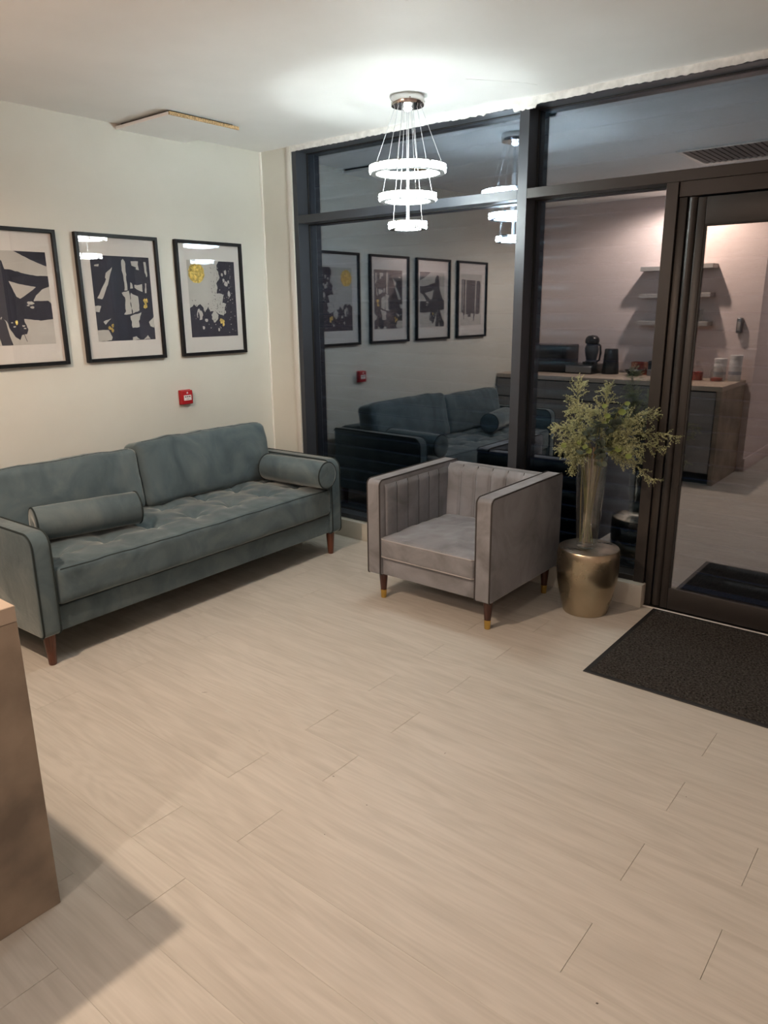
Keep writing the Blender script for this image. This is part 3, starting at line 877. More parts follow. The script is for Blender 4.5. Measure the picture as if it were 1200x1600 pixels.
b.build('emblem', M_WHITE, cp, smooth=False)

# ------------------------------------------------------------------ sofa
def arm_profile(d0, d1, z0, z1, rf, rb=0.02):
    """outline in (x,z): x from d0 (front) to d1 (back)"""
    s = 1 if d1 > d0 else -1
    P = []
    def arc(cx, cz, r, a0, a1, n=7):
        for i in range(n + 1):
            a = a0 + (a1 - a0) * i / n
            P.append((cx + s * r * math.cos(a), cz + r * math.sin(a)))
    arc(d0 + s * rb, z0 + rb, rb, 1.5 * PI, PI)
    arc(d0 + s * rf, z1 - rf, rf, PI, 0.5 * PI)
    arc(d1 - s * 0.02, z1 - 0.02, 0.02, 0.5 * PI, 0)
    P.append((d1, z0))
    return P
def wrinkle(p, sc_=6.0, amp=0.004, seed=0.0):
    return amp * noise.fractal(Vector((p.x * sc_ + seed, p.y * sc_, p.z * sc_)), 0.8, 2.0, 3)

so = empty('sofa', 'long teal grey velvet sofa with tufted seat and short walnut legs', 'sofa', (-2.945, 1.318, 0), math.radians(1.9))
SL, SD = 1.965, 0.845
LEGH = 0.145
for v0, v1 in ((0.0, 0.086), (SL - 0.086, SL)):
    poly = arm_profile(0.0, -SD, LEGH, 0.610, 0.062, 0.03)
    a = B().prism(poly, v0, v1, 'y', bev=0.010, seg=3).build('arm', M_VELVET, so)
    for vv, sg in ((v0 + 0.004, -1), (v1 - 0.004, 1)):
        pp = [(x, vv, z) for x, z in poly[:-1]]
        B().tube(pp, 0.0042, 6).build('piping', M_VPIPE, a)
B().rbox(-0.80, -0.026, 0.086, SL - 0.086, LEGH + 0.004, 0.262, 0.008, 2).build('base', M_VELVET, so)
B().rbox(-SD, -0.70, 0.086, SL - 0.086, LEGH + 0.004, 0.62, 0.02, 3).build('back_frame', M_VELVET, so)
# tufted seat
SW = (SL - 0.176) / 2
tufts = [(tx, ty) for tx in (-0.10, 0.14) for ty in [-0.78 + 0.26 * i for i in range(7)]]
def seat_disp(p, n):
    d = Vector((0, 0, 0))
    if n.z > 0.3:
        h = 0.0
        for tx, ty in tufts:
            dx, dy = p.x - tx, p.y - ty
            r2_ = dx * dx + dy * dy
            h -= 0.026 * math.exp(-r2_ / (2 * 0.026 ** 2)) + 0.022 * math.exp(-r2_ / (2 * 0.075 ** 2))
            if r2_ < 0.03:
                an = math.atan2(dy, dx)
                h += 0.0085 * math.cos(5 * an + tx * 40 + ty * 9) * math.exp(-r2_ / (2 * 0.060 ** 2)) * min(1, r2_ / 0.0006)
        edge = min(1, (0.31 - abs(p.x)) / 0.10) * min(1, (SW - abs(p.y)) / 0.10)
        h += 0.024 * max(0, edge)
        h += wrinkle(p, 5, 0.007, 3)
        d.z += h * n.z
    if n.x > 0.4:
        d.x += 0.010 * math.cos(min(1, abs(p.y) / SW) * PI / 2) + wrinkle(p, 7, 0.005, 9)
    return d
st = cushion(0.335, SW, 0.085, 0.026, (56, 170, 8), seat_disp).build('seat_cushion', M_VELVET, so, (-0.335, SL / 2, 0.357), angle=180)
for tx, ty in tufts:
    B().lathe([(0.0, 0.006), (0.008, 0.004), (0.011, 0.0), (0.010, -0.004)], 12, (0, 0, 0), cap=False).build('button', M_VPIPE, st, (tx, ty, 0.061))
nr = Vector((0.75, 0, 0.66)).normalized()
pts = []
for i in range(101):
    p = Vector((0.335 - 0.026, (-SW + 0.028) + 2 * (SW - 0.028) * i / 100, 0.085 - 0.026)) + nr * 0.026
    pts.append(p + seat_disp(p, nr) - nr * 0.0012)
B().tube(pts, 0.0026, 6).build('piping', M_VPIPE, st)
def back_cushion(v0, v1, zb, top, seed, fx):
    hw, hh = (v1 - v0) / 2, (top - zb) / 2
    def dsp(p, n):
        d = Vector((0, 0, 0))
        if n.x > 0.2:
            e = max(0, 1 - (p.y / hw) ** 2) * max(0, 1 - (p.z / hh) ** 2)
            d.x += 0.030 * e
        f = Vector((p.x * 2, p.y * 3.6 + seed, p.z * 3.6))
        ridg = 1 - abs(noise.noise(f + Vector((0, p.z * 1.2, 0))))
        d += n * (0.010 * ridg ** 3 - 0.006 + wrinkle(p, 9, 0.0045, seed))
        # soft, slightly slumped corners
        c = (abs(p.y) / hw) ** 4 * max(0, p.z / hh) ** 3
        d.z -= 0.016 * c
        return d
    o = cushion(0.085, hw, hh, 0.045, (10, 56, 30), dsp).build('back_cushion', M_VELVET, so, (fx, (v0 + v1) / 2, (zb + top) / 2 + 0.01), angle=180)
    o.rotation_euler = (0, math.radians(-13), 0)
    yy = hw - 0.045
    nr = Vector((0.55, 0, 0.835)).normalized()
    pts = []
    for i in range(41):
        p = Vector((0.04, -yy + 2 * yy * i / 40, hh - 0.045)) + nr * 0.045
        pts.append(p + dsp(p, nr) - nr * 0.0012)
    B().tube(pts, 0.0026, 6).build('piping', M_VPIPE, o)
    return o
back_cushion(0.090, 0.922, 0.425, 0.775, 1.3, -0.600)
back_cushion(0.915, SL - 0.090, 0.425, 0.800, 6.1, -0.590)
for u, v in ((-0.052, 0.050), (-0.052, SL - 0.050), (-SD + 0.06, 0.05), (-SD + 0.06, SL - 0.05)):
    B().lathe([(0.015, 0.0), (0.017, 0.004), (0.027, LEGH - 0.002), (0.027, LEGH + 0.002)], 20).build('leg', M_WALNUT, so, (u, v, 0))

def bolster(loc, rz, tilt, label, L=0.49, R=0.081):
    t = empty('bolster_cushion', label, 'cushion', loc, rz, 'bolster cushions on the sofa')
    prof = [(0.0, -L / 2 + 0.006), (R * 0.5, -L / 2 - 0.004), (R * 0.86, -L / 2 - 0.003), (R * 0.97, -L / 2), (R * 0.985, -L / 2 + 0.012), (R, -L / 2 + 0.05), (R * 1.02, -L * 0.2), (R * 1.02, L * 0.2), (R, L / 2 - 0.05), (R * 0.985, L / 2 - 0.012), (R * 0.97, L / 2), (R * 0.86, L / 2 + 0.003), (R * 0.5, L / 2 + 0.004), (0.0, L / 2 - 0.006)]
    dense = []
    for (r0, h0), (r1, h1) in zip(prof[:-1], prof[1:]):
        m_ = max(1, int(abs(h1 - h0) / 0.012))
        for k in range(m_):
            dense.append((r0 + (r1 - r0) * k / m_, h0 + (h1 - h0) * k / m_))
    dense.append(prof[-1])
    b = B(); b.lathe(dense, 48, axis='x', cap=False)
    nv = []
    for x, y, z in b.v:
        p = Vector((x, y, z)); e = max(0, (abs(x) - (L / 2 - 0.09)) / 0.09)
        rr = math.hypot(y, z)
        if rr > 1e-6:
            an = math.atan2(z, y)
            k = 1 + (0.010 * min(1, e) * math.sin(an * 22 + 3 * math.sin(an * 3)) if abs(x) < L / 2 - 0.004 else 0) + 0.4 * wrinkle(p, 7, 0.06, L * 10 + loc[1])
            nv.append((x, y * k, z * k))
        else:
            nv.append((x, y, z))
    b.v = nv
    body = b.build('cover', M_VELVET, t, angle=180)
    body.rotation_euler = (0, tilt, 0)
    for sx in (-1, 1):
        rr = [(sx * (L / 2 - 0.002), R * 0.985 * math.cos(2 * PI * i / 40), R * 0.985 * math.sin(2 * PI * i / 40)) for i in range(40)]
        o = B().tube(rr, 0.0042, 6, closed=True).build('piping', M_VPIPE, t)
        o.rotation_euler = (0, tilt, 0)
    return t
bolster((-3.195, 3.090, 0.543), math.radians(4), 0, 'grey green velvet bolster cushion against the far sofa arm by the window')
bolster((-3.275, 1.757, 0.546), math.radians(77), 0, 'dark teal velvet bolster cushion leaning on the near back cushion beside the near arm')

# ------------------------------------------------------------------ armchair
ac = empty('armchair', 'boxy grey velvet tub armchair with channel tufted back and brass tipped legs', 'armchair', (-2.392, 2.808, 0))
AW, AD, AZ, LH = 0.748, 0.722, 0.655, 0.145
for x0, x1 in ((0, 0.088), (AW - 0.088, AW)):
    poly = arm_profile(0.0, AD, LH, AZ, 0.030, 0.014)
    a = B().prism([(y, z) for y, z in poly], x0, x1, 'x', bev=0.008, seg=3).build('arm', M_GREY, ac)
    for xx in (x0 + 0.004, x1 - 0.004):
        B().tube([(xx, y, z) for y, z in poly[:-1]], 0.0038, 6).build('piping', M_GPIPE, a)
B().rbox(0.088, AW - 0.088, 0.016, AD - 0.02, LH + 0.002, 0.245, 0.006, 2).build('base', M_GREY, ac)
B().rbox(0.088, AW - 0.088, AD - 0.075, AD - 0.004, LH + 0.002, AZ - 0.010, 0.012, 2).build('back_frame', M_GREY, ac)
def channels(L, H, nch, depth, fn, taper=True):
    """upholstered panel with vertical channels; fn(s, out, z) -> point"""
    vs, fs = [], []
    ns, nz = nch * 12, 14
    for j in range(nz + 1):
        t = j / nz
        for i in range(ns + 1):
            s = L * i / ns
            ph = (i / 12) % 1.0
            bul = math.sqrt(max(0, 1 - (2 * ph - 1) ** 2)) if 0 < ph < 1 else 0
            top = 1 if t < 0.86 else math.sqrt(max(0, 1 - ((t - 0.86) / 0.14) ** 2))
            o_ = (depth * 0.55 + depth * 0.45 * bul ** 0.6) * (0.25 + 0.75 * top)
            vs.append(fn(s, o_, H * t))
    for j in range(nz):
        for i in range(ns):
            a = j * (ns + 1) + i
            fs.append((a, a + 1, a + ns + 2, a + ns + 1))
    return vs, fs
IN0, IN1 = 0.088, AW - 0.088
vs, fs = channels(IN1 - IN0, 0.300, 6, 0.050, lambda s, o_, z: (IN0 + s, AD - 0.074 - o_ - 0.02 * (1 - z / 0.3), 0.345 + z))
bk = B().add(vs, fs).build('back_panel', M_GREY, ac, angle=180)
for k in range(1, 6):
    x = IN0 + (IN1 - IN0) * k / 6
    B().tube([(x, AD - 0.074 - 0.0295 - 0.02 * (1 - t) + (0.018 if t > 0.95 else 0), 0.345 + 0.300 * t) for t in (0, 0.2, 0.4, 0.6, 0.85, 1.0)], 0.0022, 5).build('piping', M_GPIPE, bk)
for sx in (0, 1):
    f = (lambda s, o_, z: (IN0 + o_ * 0.5, 0.035 + s, 0.345 + z)) if sx == 0 else (lambda s, o_, z: (IN1 - o_ * 0.5, 0.035 + s, 0.345 + z))
    vs, fs = channels(0.575, 0.285, 6, 0.030, f)
    sp = B().add(vs, fs).build('side_panel', M_GREY, ac, angle=180)
    for k in range(1, 6):
        y = 0.035 + 0.575 * k / 6
        x = IN0 + 0.0088 if sx == 0 else IN1 - 0.0088
        B().tube([(x, y, 0.345), (x, y, 0.60), (x + (-0.005 if sx == 0 else 0.005), y, 0.628)], 0.0018, 5).build('piping', M_GPIPE, sp)
def aseat(p, n):
    d = Vector((0, 0, 0))
    if n.z > 0.3:
        e = max(0, 1 - (p.x / 0.28) ** 2) * max(0, 1 - (p.y / 0.3) ** 2)
        d.z += 0.012 * e + wrinkle(p, 7, 0.010, 5)
        d.z -= 0.006 * math.exp(-((p.x + 0.21) ** 2 + (p.y + 0.20) ** 2) / 0.0006)
    if n.y < -0.4:
        d.y -= wrinkle(p, 8, 0.005, 2)
    return d
sc_ = cushion(0.284, 0.305, 0.056, 0.018, (40, 40, 8), aseat).build('seat_cushion', M_GREY, ac, (AW / 2, 0.298, 0.301), angle=180)
for z in (0.046, -0.048):
    pts = [(-0.284, 0.2, z), (-0.285, -0.29, z), (-0.272, -0.303, z), (0.272, -0.303, z), (0.285, -0.29, z), (0.284, 0.2, z)]
    B().tube(pts, 0.0036, 6).build('piping', M_LIGHTPIPE, sc_)
for x, y in ((0.062, 0.055), (AW - 0.035, 0.045), (0.062, AD - 0.09), (AW - 0.035, AD - 0.09)):
    lg = B().lathe([(0.0155, 0.045), (0.024, LH - 0.001), (0.024, LH + 0.002)], 20).build('leg', M_DARKLEG, ac, (x, y, 0))
    B().lathe([(0.0135, 0.0), (0.0145, 0.002), (0.0165, 0.046), (0.0150, 0.0475)], 20).build('ferrule', M_GOLD, lg)

# ------------------------------------------------------------------ drum table and vase
DX, DY = -1.405, 3.357
dr = empty('drum_table', 'round aged brass drum side table tapering to its base', 'side table', (DX, DY, 0))
prof = [(0.0, 0.0), (0.108, 0.0), (0.111, 0.004), (0.114, 0.02), (0.134, 0.10), (0.147, 0.165), (0.1485, 0.168), (0.1525, 0.24), (0.153, 0.30), (0.149, 0.333), (0.146, 0.338)]
B().lathe(prof, 72, cap=False).build('body', M_BRASS, dr, angle=30)
B().lathe([(0.146, 0.338), (0.142, 0.3395), (0.05, 0.338), (0.0, 0.338)], 72, cap=False).build('top', M_BTOP, dr)
ZV = 0.340
vs_ = empty('vase', 'tall flared clear glass vase standing on the brass drum table', 'vase', (DX - 0.012, DY - 0.003, ZV))
VR0, VR1, VH = 0.052, 0.076, 0.462
B().lathe([(0.0, 0.0), (VR0 - 0.004, 0.0), (VR0, 0.004), (VR0 + 0.001, 0.02), (VR1, VH - 0.003), (VR1 - 0.0015, VH), (VR1 - 0.004, VH - 0.002), (VR0 - 0.003, 0.026), (VR0 - 0.012, 0.018), (0.0, 0.017)], 56, cap=False).build('body', M_CLEAR, vs_, angle=50)

# foliage: directions in the vase's sideways (s), depth (d) and height frame
SX, SY = 0.923, 0.385            # sideways along the room seen across the vase
def W(s, d, z):
    p = Vector((DX - 0.012 + SX * s - SY * d, DY - 0.003 + SY * s + SX * d, z))
    p.y = min(p.y, 3.572)
    if p.x > -1.20:
        p.y = min(p.y, 3.572)
    return p
def curve(p0, p1, p2, n):
    return [p0 * (1 - t) ** 2 + p1 * 2 * t * (1 - t) + p2 * t * t for t in [i / n for i in range(n + 1)]]
def stem_path(s, d, z, bend=0.55, base=None):
    """from vase floor, through the mouth, arching to the tip"""
    a = random.uniform(0, 2 * PI)
    rb = 0.034
    mouth_r = 0.052
    hd = math.hypot(s, d) + 1e-6
    base = W(-s / hd * rb * random.uniform(0.1, 1) + random.uniform(-0.01, 0.01), -d / hd * rb * random.uniform(0.1, 1) + random.uniform(-0.01, 0.01), ZV + 0.022)
    k = min(1.0, hd / 0.08)
    mouth = W(s / hd * mouth_r * k, d / hd * mouth_r * k, ZV + VH)
    p2 = W(s, d, z)
    rise = max(0.10, (z - ZV - VH) * 0.9 + 0.07)
    ctrl = mouth + (mouth - base).normalized() * rise * bend * 1.6
    lower = [base.lerp(mouth, i / 6) for i in range(6)]
    return lower, curve(mouth, ctrl, p2, 14)
def leaflet(b, p, d, L, wd):
    d = d.normalized()
    sdir = d.cross(Vector((random.uniform(-1, 1), random.uniform(-1, 1), random.uniform(-0.5, 1)))).normalized()
    b.add([p, p + d * L * 0.45 + sdir * wd, p + d * L, p + d * L * 0.45 - sdir * wd], [(0, 1, 2, 3)])
def fern_spray(s, d, z, label, dens=1.0, ext=0.09):
    t = empty('fern_spray', label, 'foliage', W(0, 0, ZV + 0.022), group='feathery green sprays in the glass vase')
    org = Vector(t.location)
    lo, up = stem_path(s, d, z)
    pts = lo + up
    b = B()
    b.tube([p - org for p in pts], [0.0022 - 0.0016 * i / len(pts) for i in range(len(pts))], 5)
    b.build('stem', M_STEM, t)
    f = B()
    N = int(25 * dens)
    for i in range(N):
        u = 0.22 + 0.78 * i / N
        k = u * 14
        i0 = min(13, int(k))
        p = up[i0].lerp(up[i0 + 1], k - i0)
        tan = (up[i0 + 1] - up[i0]).normalized()
        for sgn in (-1, 1):
            side = tan.cross(Vector((random.uniform(-1, 1), random.uniform(-1, 1), random.uniform(-1, 1)))).normalized()
            dirn = (side * 0.8 + tan * 0.75 + Vector((0, 0, random.uniform(-0.25, 0.15)))).normalized()
            L = ext * (1.05 - 0.75 * u) * random.uniform(0.55, 1.15) + 0.012
            q = p.copy()
            m_ = max(3, int(L / 0.0055))
            path = [q.copy()]
            for j in range(m_):
                dirn = (dirn + Vector((random.uniform(-0.22, 0.22), random.uniform(-0.22, 0.22), random.uniform(-0.24, 0.18)))).normalized()
                q = q + dirn * (L / m_)
                q.y = min(q.y, 3.580)
                path.append(q.copy())
                for e in range(2):
                    ld = (dirn * 0.5 + Vector((random.uniform(-1, 1), random.uniform(-1, 1), random.uniform(-0.8, 1)))).normalized()
                    leaflet(f, q - org, ld, random.uniform(0.006, 0.013), random.uniform(0.0012, 0.0028))
            f.tube([a - org for a in path[::2]] if len(path) > 4 else [a - org for a in path], 0.00055, 3)
    # tip tuft
    tip = up[-1]; tan = (up[-1] - up[-2]).normalized()
    for e in range(14):
        leaflet(f, tip - tan * random.uniform(0, 0.03) - org, (tan + Vector((random.uniform(-1, 1), random.uniform(-1, 1), random.uniform(-1, 1))) * 0.7), 0.012, 0.0018)
    o = f.build('foliage', M_FERN, t, smooth=False)
    o['kind'] = 'stuff'
    return t
def pz(v):   # height of a point at the vase's distance
    return 1.145 - (v - 600) * 0.00318
def ps(u):
    return (u - 922) * 0.00270
sprays = [((893, 600, 0.02), 'feathery spray curling up at the upper left of the vase'),
          ((938, 606, -0.03), 'tallest upright feathery spray at the middle of the vase'),
          ((851, 668, -0.04), 'long feathery spray reaching furthest left of the vase'),
          ((866, 700, -0.06), 'feathery spray spreading low to the left of the vase'),
          ((889, 732, -0.07), 'short drooping feathery spray hanging over the left vase rim'),
          ((885, 640, 0.03), 'bushy feathery spray in the upper left of the bunch'),
          ((915, 640, -0.06), 'feathery spray at the front centre of the bunch, pointing up'),
          ((1064, 672, -0.05), 'longest feathery spray reaching right across the door post'),
          ((1027, 642, -0.02), 'feathery spray with upright tip on the right of the bunch'),
          ((1040, 690, -0.08), 'feathery spray spreading to the right above the drooping one'),
          ((1030, 738, -0.10), 'drooping feathery spray hanging down at the right of the vase'),
          ((1000, 700, -0.12), 'feathery spray at the front right of the vase rim'),
          ((985, 660, 0.04), 'feathery spray at the back right of the bunch'),
          ((960, 690, 0.0), 'feathery spray low in the centre above the vase rim'),
          ((905, 690, 0.0), 'feathery spray low at the left above the vase rim')]
for (u, v, dd), lab in sprays:
    fern_spray(ps(u), dd, pz(v), lab, 1.0 if u < 1000 else 1.15, 0.098)
def disc_leaf(R, cup=0.18, n=10):
    b = B()
    vs = [(0, 0, 0)]
    fs = []
    for ring, rr in ((1, 0.55), (2, 1.0)):
        for k in range(n):
            a = 2 * PI * k / n
            notch = 1.0 - (0.22 if k == 0 and ring == 2 else 0)
            x = R + R * rr * notch * -math.cos(a)
            y = R * rr * 0.92 * math.sin(a)
            vs.append((x, y, cup * R * rr * rr * (0.6 + 0.4 * math.cos(2 * a))))
    vs[0] = (R, 0, 0)
    for k in range(n):
        k2 = (k + 1) % n
        fs.append((0, 1 + k, 1 + k2))
        fs.append((1 + k, 1 + n + k, 1 + n + k2, 1 + k2))
    return b.add(vs, fs)
LEAF = {}
def leaf_obj(parent, kind, p, dirn, scale=1.0):
    if kind not in LEAF:
        R, m_ = (0.019, M_EUCA) if kind == 'euca' else (0.0165, M_LIME)
        o = disc_leaf(R).build('leaf', m_, parent, angle=180)
        LEAF[kind] = o
    else:
        o = LEAF[kind].copy()
        o.parent = parent
        COL.objects.link(o)
    o.location = p
    q = dirn.normalized().to_track_quat('X', 'Z')
    o.rotation_mode = 'QUATERNION'
    o.rotation_quaternion = q @ Quaternion((1, 0, 0), random.uniform(-1.1, 1.1))
    if kind == 'lime':       # held open, blades turned up towards the room's lamp side
        zax = Vector((0.25, -0.75, 0.6 + random.uniform(-0.25, 0.25))).normalized()
        xax = (dirn - zax * dirn.dot(zax)).normalized()
        o.rotation_quaternion = Matrix((xax, zax.cross(xax), zax)).transposed().to_quaternion()
    o.scale = (scale,) * 3
    return o
def leafy_stem(s, d, z, label, kind, n, group, name):
    t = empty(name, label, 'foliage', W(0, 0, ZV + 0.022), group=group)
    org = Vector(t.location)
    lo, up = stem_path(s, d, z, 0.5)
    B().tube([p - org for p in lo + up], [0.0024 - 0.0014 * i / 21 for i in range(len(lo + up))], 5).build('stem', M_STEM, t)
    for i in range(n):
        u = 0.30 + 0.70 * (i + 0.5) / n
        k = u * 14; i0 = min(13, int(k))
        p = up[i0].lerp(up[i0 + 1], k - i0) - org
        tan = (up[i0 + 1] - up[i0]).normalized()
        dirn = Vector((random.uniform(-1, 1), random.uniform(-1, 0.6), random.uniform(-0.4, 0.9))).normalized() + tan * 0.4
        leaf_obj(t, kind, p, dirn, random.uniform(0.75, 1.2))
for (u, v, dd), lab in (((912, 668, -0.135), 'grey green round leaved stem at the front left of the bunch'), ((905, 700, -0.135), 'grey green round leaved stem low over the left vase rim'),
                        ((945, 690, -0.135), 'grey green round leaved stem low at the front centre'), ((960, 660, -0.03), 'grey green round leaved stem right of the middle of the bunch'),
                        ((930, 655, -0.10), 'grey green round leaved stem at the back of the bunch'), ((985, 690, -0.03), 'grey green round leaved stem on the right behind the feathery sprays'),
                        ((975, 640, 0.06), 'grey green round leaved stem tallest on the right, near the glass'), ((940, 715, -0.135), 'short grey green round leaved stem just above the vase rim')):
    leafy_stem(ps(u), dd, pz(v), lab, 'euca', 11, 'round leaved eucalyptus stems in the glass vase', 'eucalyptus_stem')
for (u, v, dd), lab, n in (((973, 624, -0.02), 'bright lime leaved stem standing up on the right of the bunch', 3), ((912, 692, -0.15), 'bright lime leaved stem at the front over the vase mouth', 3),
                           ((866, 690, -0.12), 'bright lime leaved stem low on the far left of the bunch', 2), ((985, 705, -0.16), 'bright lime leaved stem at the front right of the vase mouth', 3), ((940, 630, -0.10), 'bright lime leaved stem near the top centre of the bunch', 3)):
    leafy_stem(ps(u), dd, pz(v), lab, 'lime', n, 'lime leaved stems in the glass vase', 'lime_leaf_stem')
# stalks inside the vase; the tan core is added to imitate a warm reflection
bs = empty('stalk_glint_bundle', 'stalks in the glass vase with an added tan core imitating a warm reflection', 'foliage', W(0, 0, ZV + 0.020))
org = Vector(bs.location)
for i in range(17):
    a, r = random.uniform(0, 2 * PI), (random.uniform(0.002, 0.013) if i < 10 else random.uniform(0.015, 0.034))
    a2 = a + random.uniform(-0.5, 0.5)
    p0 = W(-0.006 + r * math.cos(a), r * math.sin(a), ZV + 0.020)
    p1 = W(-0.006 + (0.008 + r * 1.25) * math.cos(a2), (0.008 + r * 1.25) * math.sin(a2), ZV + VH + random.uniform(0.0, 0.05))
    mid = p0.lerp(p1, 0.5) + Vector((random.uniform(-1, 1), random.uniform(-1, 1), 0)) * 0.003
    B().tube([p0 - org, mid - org, p1 - org], random.uniform(0.0012, 0.0022), 5).build('stalk_glint', random.choice((M_TANGLINT, M_TANGLINT, M_STEM)), bs)

# ------------------------------------------------------------------ door mat
dm = empty('door_mat', 'large charcoal ribbed entrance mat lying in front of the glass door', 'mat', (-1.132, 2.726, 0))
MWX, MDY = 1.25, 0.850
B().rbox(0, MWX, 0, MDY, 0.0003, 0.005, 0.002, 1).build('rubber_border', mat('black_rubber', (0.012, 0.012, 0.012), 0.6), dm, smooth=False)
nx, ny = 260, 180
vs, fs = [], []
bx = 0.022
for j in range(ny + 1):
    for i in range(nx + 1):
        ed = i in (0, nx) or j in (0, ny)
        vs.append((bx + (MWX - 2 * bx) * i / nx + (0 if ed else random.uniform(-0.0015, 0.0015)), bx + (MDY - 2 * bx) * j / ny + (0 if ed else random.uniform(-0.0015, 0.0015)), 0.0048 if ed else 0.006 + random.uniform(0, 0.0045)))
for j in range(ny):
    for i in range(nx):
        a = j * (nx + 1) + i
        fs.append((a, a + 1, a + nx + 2, a + nx + 1))
o = B().add(vs, fs).build('pile', mat('charcoal_pile', (0.045, 0.042, 0.039), 0.95, spec=0.1, var=0.65, vscale=110, detail=3), dm, smooth=False)
o['kind'] = 'stuff'

# ------------------------------------------------------------------ stone counter (its end panel stands at the photo's left edge)
CX1, CYF, CZ = -1.672, 0.693, 0.842
ct = empty('reception_counter', 'long beige stone counter with waterfall end panel at left edge of the room', 'counter', (CX1, CYF, 0))
CL = CX1 - XL - 0.004
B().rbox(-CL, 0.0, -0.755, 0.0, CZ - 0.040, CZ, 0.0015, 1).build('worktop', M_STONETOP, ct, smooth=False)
B().rbox(-0.040, 0.0, -0.755, 0.0, 0.0, CZ - 0.041, 0.0015, 1).build('end_panel', M_STONESHADE, ct, smooth=False)
B().box(-CL + 0.01, -0.041, -0.745, -0.022, 0.10, CZ - 0.042).build('carcass', M_DARK, ct, smooth=False)
B().box(-CL + 0.01, -0.041, -0.70, -0.060, 0.0, 0.10).build('kickboard', M_DARK, ct, smooth=False)
nb = 4
uw = (CL - 0.05) / nb
for i in range(nb):
    x0 = -CL + 0.005 + i * uw
    if i < nb - 1:
        B().rbox(x0 + 0.002, x0 + uw - 0.002, -0.021, -0.001, 0.622, CZ - 0.052, 0.001, 1).build('drawer', M_DOORGREY, ct, smooth=False)
        B().rbox(x0 + 0.002, x0 + uw - 0.002, -0.021, -0.001, 0.10, 0.612, 0.001, 1).build('door', M_DOORGREY, ct, smooth=False)
    else:
        B().rbox(x0 + 0.002, x0 + uw - 0.002, -0.021, -0.001, 0.10, CZ - 0.052, 0.001, 1).build('door', M_DOORGREY, ct, smooth=False)

# things on and over the counter, seen in the window's reflection
bx_ = empty('bread_bin', 'wide black box on the counter beside the capsule drawer', 'box', (-3.58, 0.16, CZ))
B().rbox(-0.23, 0.23, -0.16, 0.16, 0.008, 0.275, 0.012, 2).build('body', M_BPLASTIC, bx_)
B().rbox(-0.20, 0.20, 0.158, 0.168, 0.03, 0.25, 0.006, 2).build('door', M_BPLASTIC, bx_)
B().box(-0.2, 0.2, -0.13, 0.13, 0, 0.01).build('foot', M_DARK, bx_, smooth=False)
cd = empty('capsule_drawer', 'low black capsule drawer stand under the coffee machine', 'drawer', (-3.19, 0.19, CZ))
B().rbox(-0.145, 0.145, -0.16, 0.16, 0.0, 0.088, 0.005, 2).build('case', M_BPLASTIC, cd)
B().rbox(-0.135, 0.135, 0.158, 0.166, 0.012, 0.078, 0.003, 1).build('drawer', M_STEEL, cd)
cm = empty('coffee_machine', 'black capsule coffee machine with round head standing on the drawer', 'coffee machine', (-3.15, 0.14, CZ + 0.088))
B().lathe([(0.0, 0), (0.062, 0), (0.066, 0.01), (0.060, 0.03), (0.052, 0.035), (0.055, 0.06), (0.068, 0.12), (0.070, 0.15), (0.060, 0.185), (0.055, 0.20)], 28, cap=False).build('body', mat('grey_plastic', (0.05, 0.055, 0.065), 0.35), cm)
B().lathe([(0.050, 0.195), (0.068, 0.205), (0.072, 0.225), (0.066, 0.255), (0.045, 0.278), (0.0, 0.286)], 28, cap=False).build('head', M_BPLASTIC, cm)
B().tube([(0.05, 0, 0.02), (0.085, 0, 0.04), (0.095, 0, 0.11), (0.088, 0, 0.18), (0.055, 0, 0.21)], 0.010, 8).build('water_tank_arm', M_BPLASTIC, cm)
B().lathe([(0.0, 0.0), (0.058, 0.0), (0.058, 0.022), (0.0, 0.022)], 24, (0, 0.06, 0.003), cap=False).build('drip_tray', M_BPLASTIC, cm)
cn = empty('canister', 'tall black tapered canister beside the coffee machine', 'canister', (-2.93, 0.17, CZ))
B().lathe([(0.0, 0), (0.080, 0), (0.084, 0.006), (0.064, 0.235), (0.060, 0.245), (0.0, 0.248)], 32, cap=False).build('body', M_BPLASTIC, cn)
bw_ = empty('bowl', 'black bowl of white sachets on the counter', 'bowl', (-2.67, 0.22, CZ))
B().lathe([(0.0, 0), (0.04, 0), (0.06, 0.018), (0.092, 0.052), (0.090, 0.054), (0.056, 0.022), (0.0, 0.012)], 32, cap=False).build('body', M_BPLASTIC, bw_)
for i in range(12):
    a, r = random.uniform(0, 2 * PI), random.uniform(0.0, 0.05)
    o = tag(B().rbox(-0.02, 0.02, -0.011, 0.011, 0, 0.006, 0.002, 1).build('sachet', M_TUB, None, (-2.67 + r * math.cos(a), 0.22 + r * math.sin(a), CZ + 0.036 + 0.004 * (i // 4))), 'white paper sachet lying in the black bowl', 'sachet', 'white sachets in the black bowl')
    o.rotation_euler = (random.uniform(-0.3, 0.3), random.uniform(-0.3, 0.3), random.uniform(0, PI))
cb = empty('copper_caddy', 'small open copper caddy behind the black bowl', 'caddy', (-2.66, 0.07, CZ))
for x0, x1, y0, y1, z0, z1 in ((-0.08, 0.08, -0.05, 0.05, 0, 0.004), (-0.08, 0.08, -0.05, -0.046, 0.004, 0.12), (-0.08, -0.02, 0.046, 0.05, 0.004, 0.12), (-0.08, -0.076, -0.046, 0.046, 0.004, 0.12), (0.076, 0.08, -0.046, 0.046, 0.004, 0.12)):
    B().box(x0, x1, y0, y1, z0, z1).build('side', M_COPPER, cb, smooth=False)
kb = empty('tea_box', 'dark tea box with pale base on the counter right of the bowl', 'box', (-2.47, 0.14, CZ))
B().rbox(-0.075, 0.075, -0.06, 0.06, 0.062, 0.14, 0.003, 1).build('lid', M_BPLASTIC, kb, smooth=False)
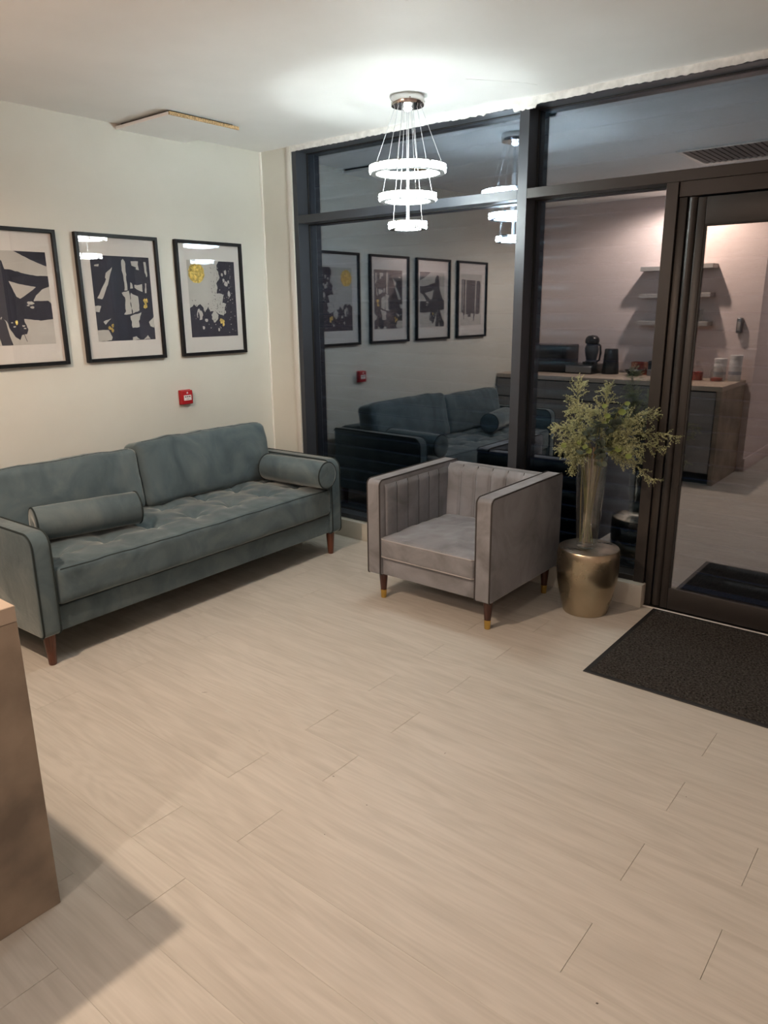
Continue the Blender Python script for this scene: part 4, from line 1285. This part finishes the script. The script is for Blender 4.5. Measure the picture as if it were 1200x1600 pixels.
B().rbox(-0.08, 0.08, -0.065, 0.065, 0, 0.062, 0.003, 1).build('base', M_STEEL, kb, smooth=False)
def jar(x, y, lab, lvl):
    t = empty('sweet_jar', lab, 'jar', (x, y, CZ), group='glass sweet jars on the counter')
    B().lathe([(0.0, 0), (0.050, 0), (0.054, 0.006), (0.054, 0.085), (0.044, 0.105), (0.034, 0.113), (0.034, 0.125)], 28, cap=False).build('body', M_CLEAR, t)
    B().lathe([(0.0, 0.003), (0.048, 0.003), (0.050, lvl), (0.0, lvl + 0.006)], 24, cap=False).build('sweets', M_SWEETS, t)
    B().lathe([(0.036, 0.122), (0.036, 0.130), (0.018, 0.140), (0.022, 0.156), (0.012, 0.168), (0.0, 0.170)], 24, cap=False).build('lid', M_CLEAR, t)
jar(-2.03, 0.19, 'clear glass jar nearly full of red sweets on the counter', 0.075)
jar(-2.17, 0.10, 'clear glass jar half full of red sweets behind the fuller one', 0.055)
jar(-1.86, 0.19, 'clear glass jar with few red sweets in front of the white tubs', 0.028)
def tub(x, y, h, lab):
    t = empty('supplement_tub', lab, 'tub', (x, y, CZ), group='white tubs at the counter end')
    B().lathe([(0.0, 0), (0.050, 0), (0.053, 0.004), (0.053, h - 0.035), (0.050, h - 0.030)], 28, cap=False).build('body', M_TUB, t)
    B().lathe([(0.0535, h * 0.25), (0.0535, h * 0.38)], 28, cap=False).build('band', M_TUBBAND, t)
    B().lathe([(0.050, h - 0.032), (0.055, h - 0.030), (0.055, h - 0.003), (0.052, h), (0.0, h)], 28, cap=False).build('lid', M_TUB, t)
tub(-1.735, 0.10, 0.225, 'taller white tub at the very end of the counter')
tub(-1.875, 0.05, 0.190, 'shorter white tub behind the nearly empty jar')
for z, lab in ((1.853, 'grey floating shelf, topmost of three above the counter'), (1.605, 'grey floating shelf, middle of three above the counter'), (1.352, 'grey floating shelf, lowest of three above the counter')):
    t = empty('wall_shelf', lab, 'shelf', (-2.375, YB, z), group='floating shelves above the counter')
    B().rbox(-0.36, 0.36, 0.0, 0.16, -0.040, 0.0, 0.002, 1).build('board', M_SHELF, t, smooth=False)
gl_ = empty('glass_tumbler', 'clear glass tumbler standing on the lowest wall shelf', 'glass', (-2.12, YB + 0.08, 1.352))
B().lathe([(0.0, 0.0), (0.030, 0.0), (0.040, 0.11), (0.038, 0.11), (0.028, 0.008), (0.0, 0.008)], 24, cap=False).build('body', M_CLEAR, gl_)
ds = empty('wall_dispenser', 'slim grey wall dispenser on the wall right of the shelves', 'dispenser', (-1.775, YB, 1.25))
B().rbox(-0.024, 0.024, 0.0, 0.05, 0.0, 0.135, 0.010, 3).build('body', M_STEEL, ds)
B().rbox(-0.014, 0.014, 0.048, 0.056, 0.02, 0.10, 0.003, 2).build('button', M_SHELF, ds)
